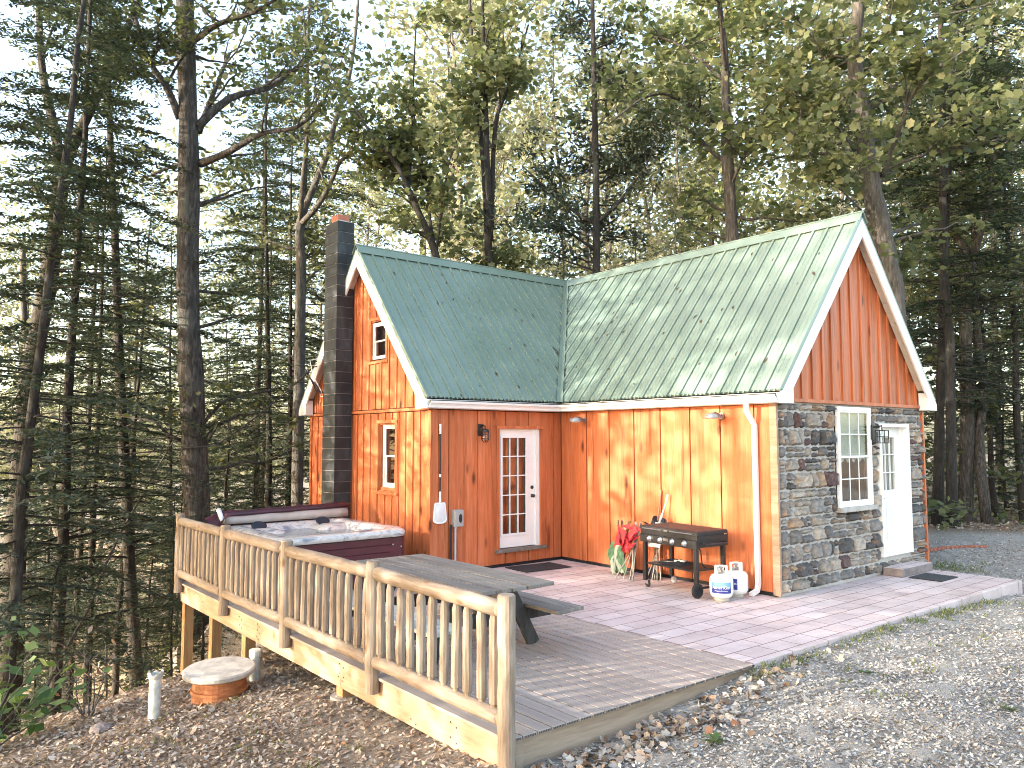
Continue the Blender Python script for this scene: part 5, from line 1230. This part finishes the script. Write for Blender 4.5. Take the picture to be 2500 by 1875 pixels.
HL=['dark leaning hemlock cut by the left edge of the photo','straight dark hemlock trunk left of the thick oak, second from the bent tree','thin straight hemlock between forked tree and twin dark trunks','thin dark hemlock trunk midway between bent tree and thick oak','stout dark hemlock leaning just left of the thick oak beside the deck',
 'thinnest straight hemlock between oak and chimney','darker straight hemlock nearest the chimney on its left']
hg='hemlocks in the dark woods'
for i,(x,y,dm,lx,ly) in enumerate(HEM):
    pr=PROTO[[2,0,2,1,0,1,2,3,0,1,3,0,1,0,2,1,2,0,3,1,3,3,3,1,0][i]]
    if i<7: lab,g=HL[i],hg
    elif i<13: lab,g='dark hemlock deep in the woods behind the left trunks','deep hemlocks left'
    elif i in(13,14): lab,g=('leaning dark hemlock nearest the right corner of the stone wall','dark hemlock trunk second from the stone wall')[i-13],hg
    elif i in(15,16): lab,g=('thin hemlock at the right forest edge behind the gravel','dark hemlock trunk at the right edge of the photo')[i-15],hg
    elif i in(17,18,19,24): lab,g='dark hemlock filling the shade behind the right forest edge','deep hemlocks right'
    else: lab,g='young feathery hemlock showing above the cabin roof','hemlocks behind roof'
    s=max(.8,dm/.22);sz=(1.0 if i<20 else .85)
    inst('hemlock_tree',lab,'tree',pr,x,y,max(.9,min(1.15,s))*sz,rnd.uniform(0,6.28),(lx+.03,ly+.04),g)
for x,y,s,rz,lab in((-9.8,5.4,1,1.0,'tall hemlock just beyond the left edge whose boughs cross the top left corner'),(-7.0,6.4,.95,4.0,'dark full hemlock between the forked tree and the thick oak')): inst('hemlock_tree',lab,'tree',NEAR,x,y,s,rz,(0,0),hg)
# low hemlock saplings that close the gaps near the ground
for i,(x,y,s,lab) in enumerate(((-6.2,9.6,.42,'small hemlock sapling on the slope left of the deck posts'),(-3.2,8.6,.5,'small hemlock sapling behind the hot tub'),(-1.6,11.0,.55,'bushy young hemlock left of the cabin corner'),(13.4,-.4,.45,'low bushy hemlock between the right forest trunks'),(17.5,-1.2,.5,'low bushy hemlock behind the gravel at the right edge'),(14.6,1.2,.6,'bushy young hemlock behind the stone wall corner'))):
    inst('hemlock_sapling',lab,'tree',PROTO[3],x,y,s,rnd.uniform(0,6),(0,0),'hemlock saplings')
rg=random.Random(41)
for k in range(9):
    D_=rg.uniform(13.5,24);p_=rg.uniform(-1250,-600);x=-9.638+.627*D_+.779*p_/1897*D_;y=-10.549+.779*D_-.627*p_/1897*D_
    inst('hemlock_sapling','low hemlock sapling in the dark understory left of the deck posts','tree',PROTO[3],x,y,rg.uniform(.28,.5),rg.uniform(0,6),(0,0),'understory saplings left')
# broadleaf background trees ----------------------------------------------------
def broad_mesh(seed,Ht,r,f0,nl,LL,nt,nleaf,lm,ls,tpl,bm,sig=.3):
    rng=np.random.default_rng(seed);mb=MB();cl=[];n=12;zz=np.linspace(0,Ht,n);wob=np.cumsum(rng.normal(0,.14,(n,2)),0)
    P=np.stack([wob[:,0]-wob[0,0],wob[:,1]-wob[0,1],zz],-1);P[0,2]-=.5
    mb.tube(P,[r*(1-.85*i/(n-1)) for i in range(n)],9,True,.05)
    for _ in range(nl):
        f=rng.uniform(f0,1)**.85;i=min(int(f*(n-1)),n-1);p=P[i];a=rng.uniform(0,6.28);el=rng.uniform(.05,.95)
        L=LL*(1.15-.6*f)*rng.uniform(.6,1.15);v=np.array([math.cos(a)*math.cos(el),math.sin(a)*math.cos(el),math.sin(el)])
        c=curve(p,p+v*L,7,.13,rng);mb.tube(c,list(np.linspace(max(.015,r*.32*(1-f*.6)),.008,7)),5,False)
        twigs(mb,c,.02,rng,cl,nt,LL*.32,leafn=nleaf,sig=sig,flat=.5)
    me=leaves('crown',np.array(cl),ls,tpl,rng,.6);wm=bpy.data.meshes.new('trunk');wm.from_pydata(mb.v,[],mb.f)
    wm.polygons.foreach_set('use_smooth',[True]*len(wm.polygons));wm.materials.append(M[bm]);me.materials.append(M[lm]);return wm,me
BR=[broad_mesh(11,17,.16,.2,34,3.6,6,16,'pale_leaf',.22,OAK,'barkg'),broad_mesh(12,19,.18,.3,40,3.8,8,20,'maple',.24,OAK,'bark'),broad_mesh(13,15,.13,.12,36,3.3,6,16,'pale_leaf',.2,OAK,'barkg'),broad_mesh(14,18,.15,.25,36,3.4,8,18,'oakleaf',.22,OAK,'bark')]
FWD=Vector((.627,.779,0)).normalized();RT=Vector((.779,-.627,0))
rg=random.Random(77);CAMP=Vector((-9.638,-10.549,2.153));spots=[];tries=0
for i in range(4):
    D_=rg.uniform(15,38);p_=rg.uniform(-1300,-500);x,y=(CAMP+FWD*D_+RT*(p_/1897*D_)).xy
    if x<-7.5 and y<3: continue
    inst('hemlock_tree','dark hemlock deep in the woods behind the left trunks','tree',PROTO[rg.choice([0,1,2,3])],x,y,rg.uniform(.85,1.15),rg.uniform(0,6),(0,0),'deep hemlocks left')
CAMP=Vector((-9.638,-10.549,2.153))
while len(spots)<46 and tries<4000:
    tries+=1;D=rg.uniform(27,54);px=rg.uniform(-1500,1500);x,y=(CAMP+FWD*D+RT*(px/1897*D)).xy
    if -6<x<9 and -9<y<8: continue
    if px<-250 and D<46: continue
    if any((x-a)**2+(y-b)**2<3.2**2 for a,b,_ in spots): continue
    spots.append((x,y,D))
for x,y,D in spots:
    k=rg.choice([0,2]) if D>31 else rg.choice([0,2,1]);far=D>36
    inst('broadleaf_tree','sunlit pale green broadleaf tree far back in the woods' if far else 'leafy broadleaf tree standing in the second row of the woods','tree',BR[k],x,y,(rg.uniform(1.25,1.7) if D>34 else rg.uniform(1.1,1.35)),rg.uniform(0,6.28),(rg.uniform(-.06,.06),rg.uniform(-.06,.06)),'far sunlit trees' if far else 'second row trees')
inst('maple_sapling','bright green young maple overhanging the gravel at the right edge','tree',BR[1],14.2,-1.9,.72,1.0,(0,0),sxy=.85)
# unseen trees added west of the clearing, placed so their leaves dapple the low sun
BR.append(broad_mesh(15,18,.17,.36,34,3.8,7,15,'maple',.22,OAK,'bark'))
WEST_SHADE=[(-16,7.5,1,4),(-17.5,-1.3,.72,4),(-18,-5.5,1,4),(-17,2.6,1.42,4),(-22,6.3,1.35,4),(-23,-4,1.0,4),(-21,-.6,.78,4),(-26,2.6,1.5,4),(-27,-2,1.0,4),(-31,-3,1.1,4),(-30,-8,1.1,4),(-40,8,1.3,4),(-40,0,1.2,4)]
for x,y,s,k in WEST_SHADE:
    inst('broadleaf_tree','unseen broadleaf tree added west of the clearing to dapple the low sun','tree',BR[k],x,y,s,rg.uniform(0,6.28),(0,0),'unseen shade trees added west of the clearing')
rng=np.random.default_rng(15);n=26000
D=rng.uniform(13,46,n);px=rng.uniform(-1400,1400,n);x=CAMP.x+FWD.x*D+RT.x*px/1897*D;y=CAMP.y+FWD.y*D+RT.y*px/1897*D
k=(~((x>-6.5)&(x<9)&(y<np.where(x<-3,3.2,6.5))))&(x+y>1)&(~((x>3)&(x+y<11.5)));x,y=x[k],y[k]
hh=.25+1.0*np.abs(np.sin(np.round(x/1.7)*12.9+np.round(y/1.7)*78.2));z=G(x,y)+rng.uniform(0,1,len(x))**1.3*hh
tag(link('undergrowth',leaves('undergrowth',np.stack([x,y,z],-1),.2,OAK,rng,.5),M['oakleaf']),kind='stuff')
# far wood: one mass of leaves no one could count
rng=np.random.default_rng(5);n=42000
D=rng.uniform(56,78,n);px=rng.uniform(-2000,2000,n)
hgt=rng.uniform(-1,1,n);x=CAMP.x+FWD.x*D+RT.x*px/1897*D;y=CAMP.y+FWD.y*D+RT.y*px/1897*D
cx_=np.round(x/5)*5;cy_=np.round(y/5)*5;top=20+16*np.abs(np.sin(cx_*12.9898+cy_*78.233))
z=G(x,y)+rng.uniform(0,1,n)**.85*top*1.1
me=leaves('distant_woods',np.stack([x,y,z],-1),.5,OAK,rng,.9)
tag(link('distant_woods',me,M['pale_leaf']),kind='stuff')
# ------------------------------------------------------------------ ground cover
rng=np.random.default_rng(8)
def scatter(name,n,cx,cy,sx,sy,size,tpl,m,mask,lift=.015,tilt=.35):
    x=rng.normal(cx,sx,n);y=rng.normal(cy,sy,n)
    k=mask(x,y);x,y=x[k],y[k]
    me=leaves(name,np.stack([x,y,G(x,y)+lift+rng.uniform(0,.012,len(x))],-1),size,tpl,rng,tilt)
    return tag(link(name,me,M[m]),kind='stuff')
free=lambda x,y:~((x>-6.03)&(x<4.35)&(y>-6.05)&(y<5))
leftm=lambda x,y:((x<-6.02)|((x<-3)&(y>-5.9)))&(y<9)
scatter('leaf_litter',24000,-7.6,-3.6,1.6,2.3,.05,OAK,'deadleaf',leftm)
scatter('leaf_litter',5000,-7,2,2.5,3,.09,OAK,'deadleaf',leftm)
scatter('gravel_litter',42000,-4.6,-7.6,3.0,1.1,.036,OAK,'greyleaf',free,.008,.3)
scatter('gravel_litter',16000,2.5,-7.8,4,1.5,.042,OAK,'greyleaf',free,.008,.3)
scatter('gravel_litter',600,-4.8,-6.3,1.1,.17,.075,MAPLE*np.array([.8,1.1]),'deadleaf',lambda x,y:(y<-6.07)&(x>-6.0),.02,.5)
scatter('gravel_litter',14000,7.5,-4,2.2,1.6,.045,OAK,'greyleaf',free,.008,.3)
scatter('forest_floor_leaves',9000,13,0,5,4,.13,OAK,'deadleaf',lambda x,y:(x+y>9.6)&free(x,y),.02,.4)
def blades(name,spots,kind='stuff',m='grass'):
    V=[];F=[]
    for x,y,r,n,h in spots:
        for _ in range(n):
            a=rng.uniform(0,6.28);q=r*math.sqrt(rng.uniform(0,1));bx,by=x+q*math.cos(a),y+q*math.sin(a)
            if -6.03<bx<4.04 and by>-6.05 and by<5: continue
            g=gz(bx,by);d=rng.uniform(0,6.28);hh=h*rng.uniform(.5,1.2);ln=hh*rng.uniform(.2,.8);w_=.0045
            i=len(V);V+= [(bx-w_*math.sin(d),by+w_*math.cos(d),g),(bx+w_*math.sin(d),by-w_*math.cos(d),g),(bx+ln*.4*math.cos(d),by+ln*.4*math.sin(d),g+hh*.7),(bx+ln*math.cos(d),by+ln*math.sin(d),g+hh)]
            F+=[(i,i+1,i+2),(i,i+2,i+3)]
    return tag(link(name,np_mesh(name,np.array(V),np.array(F),3),M[m]),kind=kind)
sp=[(rng.uniform(-3.2,2.5),-6.1-abs(rng.normal(0,.06)),.12,16,.06) for _ in range(60)]
sp+=[(5.6+rng.normal(0,.6),-4.2+rng.normal(0,.35),.2,26,.05) for _ in range(42)]
sp+=[(rng.uniform(-3,3),rng.uniform(-8.6,-6.3),.08,12,.05) for _ in range(60)]
sp+=[(rng.uniform(-9,-6.4),rng.uniform(-6,-1.5),.1,10,.06) for _ in range(60)]
blades('grass',sp)
def weed(x,y,n,L,label,wd=.4,m='shrubleaf'):
    t=thing('weed',label,'weed',(x,y,gz(x,y)),rnd.uniform(0,6),'weeds in the gravel',local=True);V=[];F=[]
    for k in range(n):
        a=2*math.pi*k/n+rnd.uniform(-.3,.3);l=L*rnd.uniform(.6,1.1);e=rnd.uniform(.25,.8);i=len(V)
        d=Vector((math.cos(a),math.sin(a),0));s=Vector((-d.y,d.x,0))
        V+=[(0,0,.01),tuple(d*l*.45+s*l*wd*.35+Vector((0,0,l*e*.7))),tuple(d*l+Vector((0,0,l*e*.6))),tuple(d*l*.45-s*l*wd*.35+Vector((0,0,l*e*.7)))];F.append((i,i+1,i+2,i+3))
    link('leaves',np_mesh('leaves',np.array(V),np.array(F),4),M[m],t)
weed(-4.55,-6.72,14,.12,'broad leafy weed in the gravel in front of the deck boards')
weed(-2.35,-8.0,40,.1,'small grassy tuft near the bottom of the gravel',.15,'grass')
weed(-2.3,-6.75,9,.1,'flat weed in the gravel below the deck and patio joint')
weed(.35,-7.6,12,.11,'weed at the right of the gravel among dead leaves')
weed(.9,-7.2,12,.12,'tall thin weed at the far right of the gravel',.25)
# bare twig shrub with a few brown leaves
t=thing('bare_shrub','bare twiggy shrub holding a few orange dead leaves on the crest of the slope','shrub',(-7.72,-.55,gz(-7.72,-.55)))
rng=np.random.default_rng(44);mb=MB();g=gz(-7.72,-.55);cl=[]
for k in range(7):
    p=np.array([-7.72+rng.normal(0,.02),-.55+rng.normal(0,.02),g-.05]);v=np.array([rng.normal(0,.25),rng.normal(0,.25),1]);L=rng.uniform(.45,.85)
    c=curve(p,p+v*L,7,.1,rng);mb.tube(c,list(np.linspace(.011,.005,7)),5,False)
    for q in range(6):
        i=rng.integers(3,7);u=np.array([rng.normal(0,.6),rng.normal(0,.6),rng.uniform(.1,.8)]);l2=rng.uniform(.1,.32);c2=curve(c[i],c[i]+u*l2,4,.15,rng);mb.tube(c2,[.005,.004,.003,.002],4,False)
        if rng.random()<.35: cl+= [c2[-1]+rng.normal(0,.03,3) for _ in range(2)]
mb.build('stem',M['barkg'],t)
link('dead_leaves',leaves('dead_leaves',np.array(cl)-np.array(ORG[t]),.08,OAK,rng,1.2),M['deadleaf'],t)
# broad leaved shrub at the left edge
t=thing('leafy_shrub','green broad-leaved shrub at the lower left edge of the slope','shrub',(-8.75,-.75,gz(-8.75,-.75)))
mb=MB();cl=[];base=np.array([-8.75,-.75,gz(-8.75,-.75)])
for k in range(16):
    v=np.array([rng.normal(0,.5),rng.normal(0,.5),rng.uniform(.55,1)]);v/=np.linalg.norm(v);c=curve(base+rng.normal(0,.06,3)*[1,1,0],base+v*rng.uniform(.6,1.15)+[.0,0,.12],6,.12,rng)
    mb.tube(c,list(np.linspace(.01,.004,6)),4,False)
    for q in range(13): i=rng.integers(2,6);cl.append(c[i]+rng.normal(0,.12,3)*[1,1,.5])
finish(t,mb,cl,M['barkg'],M['shrubleaf'],.17,NEED*np.array([1,1.6]),rng,.5,nm='foliage')
# fallen branches leaning in the woods
for i,(p,q,r,lab) in enumerate((((-7.6,4.2,-2.2),(-3.9,9.2,2.9),.035,'long dead pole leaning up through the dark hemlocks'),((-8.4,3.2,-.6),(-6.6,6.2,-1.6),.03,'pale broken branch slanting at the left edge of the slope'))):
    t=thing('fallen_branch',lab,'branch',p);mb=MB();c=curve(p,q,9,.04,np.random.default_rng(i));mb.tube(c,list(np.linspace(r,r*.4,9)),6,True);mb.build('dead_wood',M['barkg'],t)
# red paving bits on the far gravel
t=thing('paver_border','row of flat red pavers half sunk in the gravel right of the cabin','paving stones',(7,-3.3,gz(7,-3.3)))
b=MB();rg=random.Random(3)
for k in range(26):
    u=k/25;x=5.6+3.2*u;y=-3.25-.55*u+.25*math.sin(u*3);b.box(x-.07,x+.06,y-.06,y+.06,gz(x,y)-.05,gz(x,y)+.035+rg.uniform(0,.015))
for k in range(40):
    x=rg.uniform(5.8,8.2);y=rg.uniform(-2.9,-2.2);b.obox((x,y,gz(x,y)+.02),(.09*rg.uniform(.5,1),.03,0),(-.03,.07,.0),(0,0,.015+rg.uniform(0,.01)))
b.build('paver',M['flue'],t)
# ------------------------------------------------------------------ camera, sun, sky
cam=bpy.data.cameras.new('camera');co=bpy.data.objects.new('camera',cam);col.objects.link(co)
yaw,pitch,roll=.6778,.0718,-.001
f=Vector((math.sin(yaw)*math.cos(pitch),math.cos(yaw)*math.cos(pitch),math.sin(pitch)));r=Vector((math.cos(yaw),-math.sin(yaw),0));u=r.cross(f)
r,u=r*math.cos(roll)+u*math.sin(roll),u*math.cos(roll)-r*math.sin(roll)
mx=Matrix((r,u,-f)).transposed().to_4x4();mx.translation=CAMP;co.matrix_world=mx
cam.sensor_fit='HORIZONTAL';cam.sensor_width=36;cam.lens=36*1897.58/2500;cam.clip_end=800;cam.clip_start=.05
sc.camera=co
el=math.asin(SUN.z);az=math.atan2(SUN.x,SUN.y)
wd=bpy.data.worlds.new('World');sc.world=wd;wd.use_nodes=True;t=wd.node_tree
sky=t.nodes.new('ShaderNodeTexSky');sky.sky_type='NISHITA';sky.sun_disc=False;sky.sun_elevation=el;sky.sun_rotation=az;sky.air_density=1;sky.dust_density=3;sky.ozone_density=.4
bg=t.nodes['Background'];t.links.new(sky.outputs[0],bg.inputs[0]);bg.inputs[1].default_value=.15
sl=bpy.data.lights.new('sun','SUN');sl.energy=2.0;sl.angle=R(.5);sl.color=(1,.9,.77)
so=bpy.data.objects.new('sun',sl);col.objects.link(so);so.rotation_euler=(-SUN).to_track_quat('-Z','Y').to_euler()
vs=sc.view_settings;vs.view_transform='Standard';vs.look='None';vs.exposure=2.85;vs.gamma=1;vs.use_curve_mapping=False
sc.cycles.filter_width=1.0;sc.cycles.max_bounces=6;sc.cycles.diffuse_bounces=3;sc.cycles.glossy_bounces=3;sc.cycles.transparent_max_bounces=12
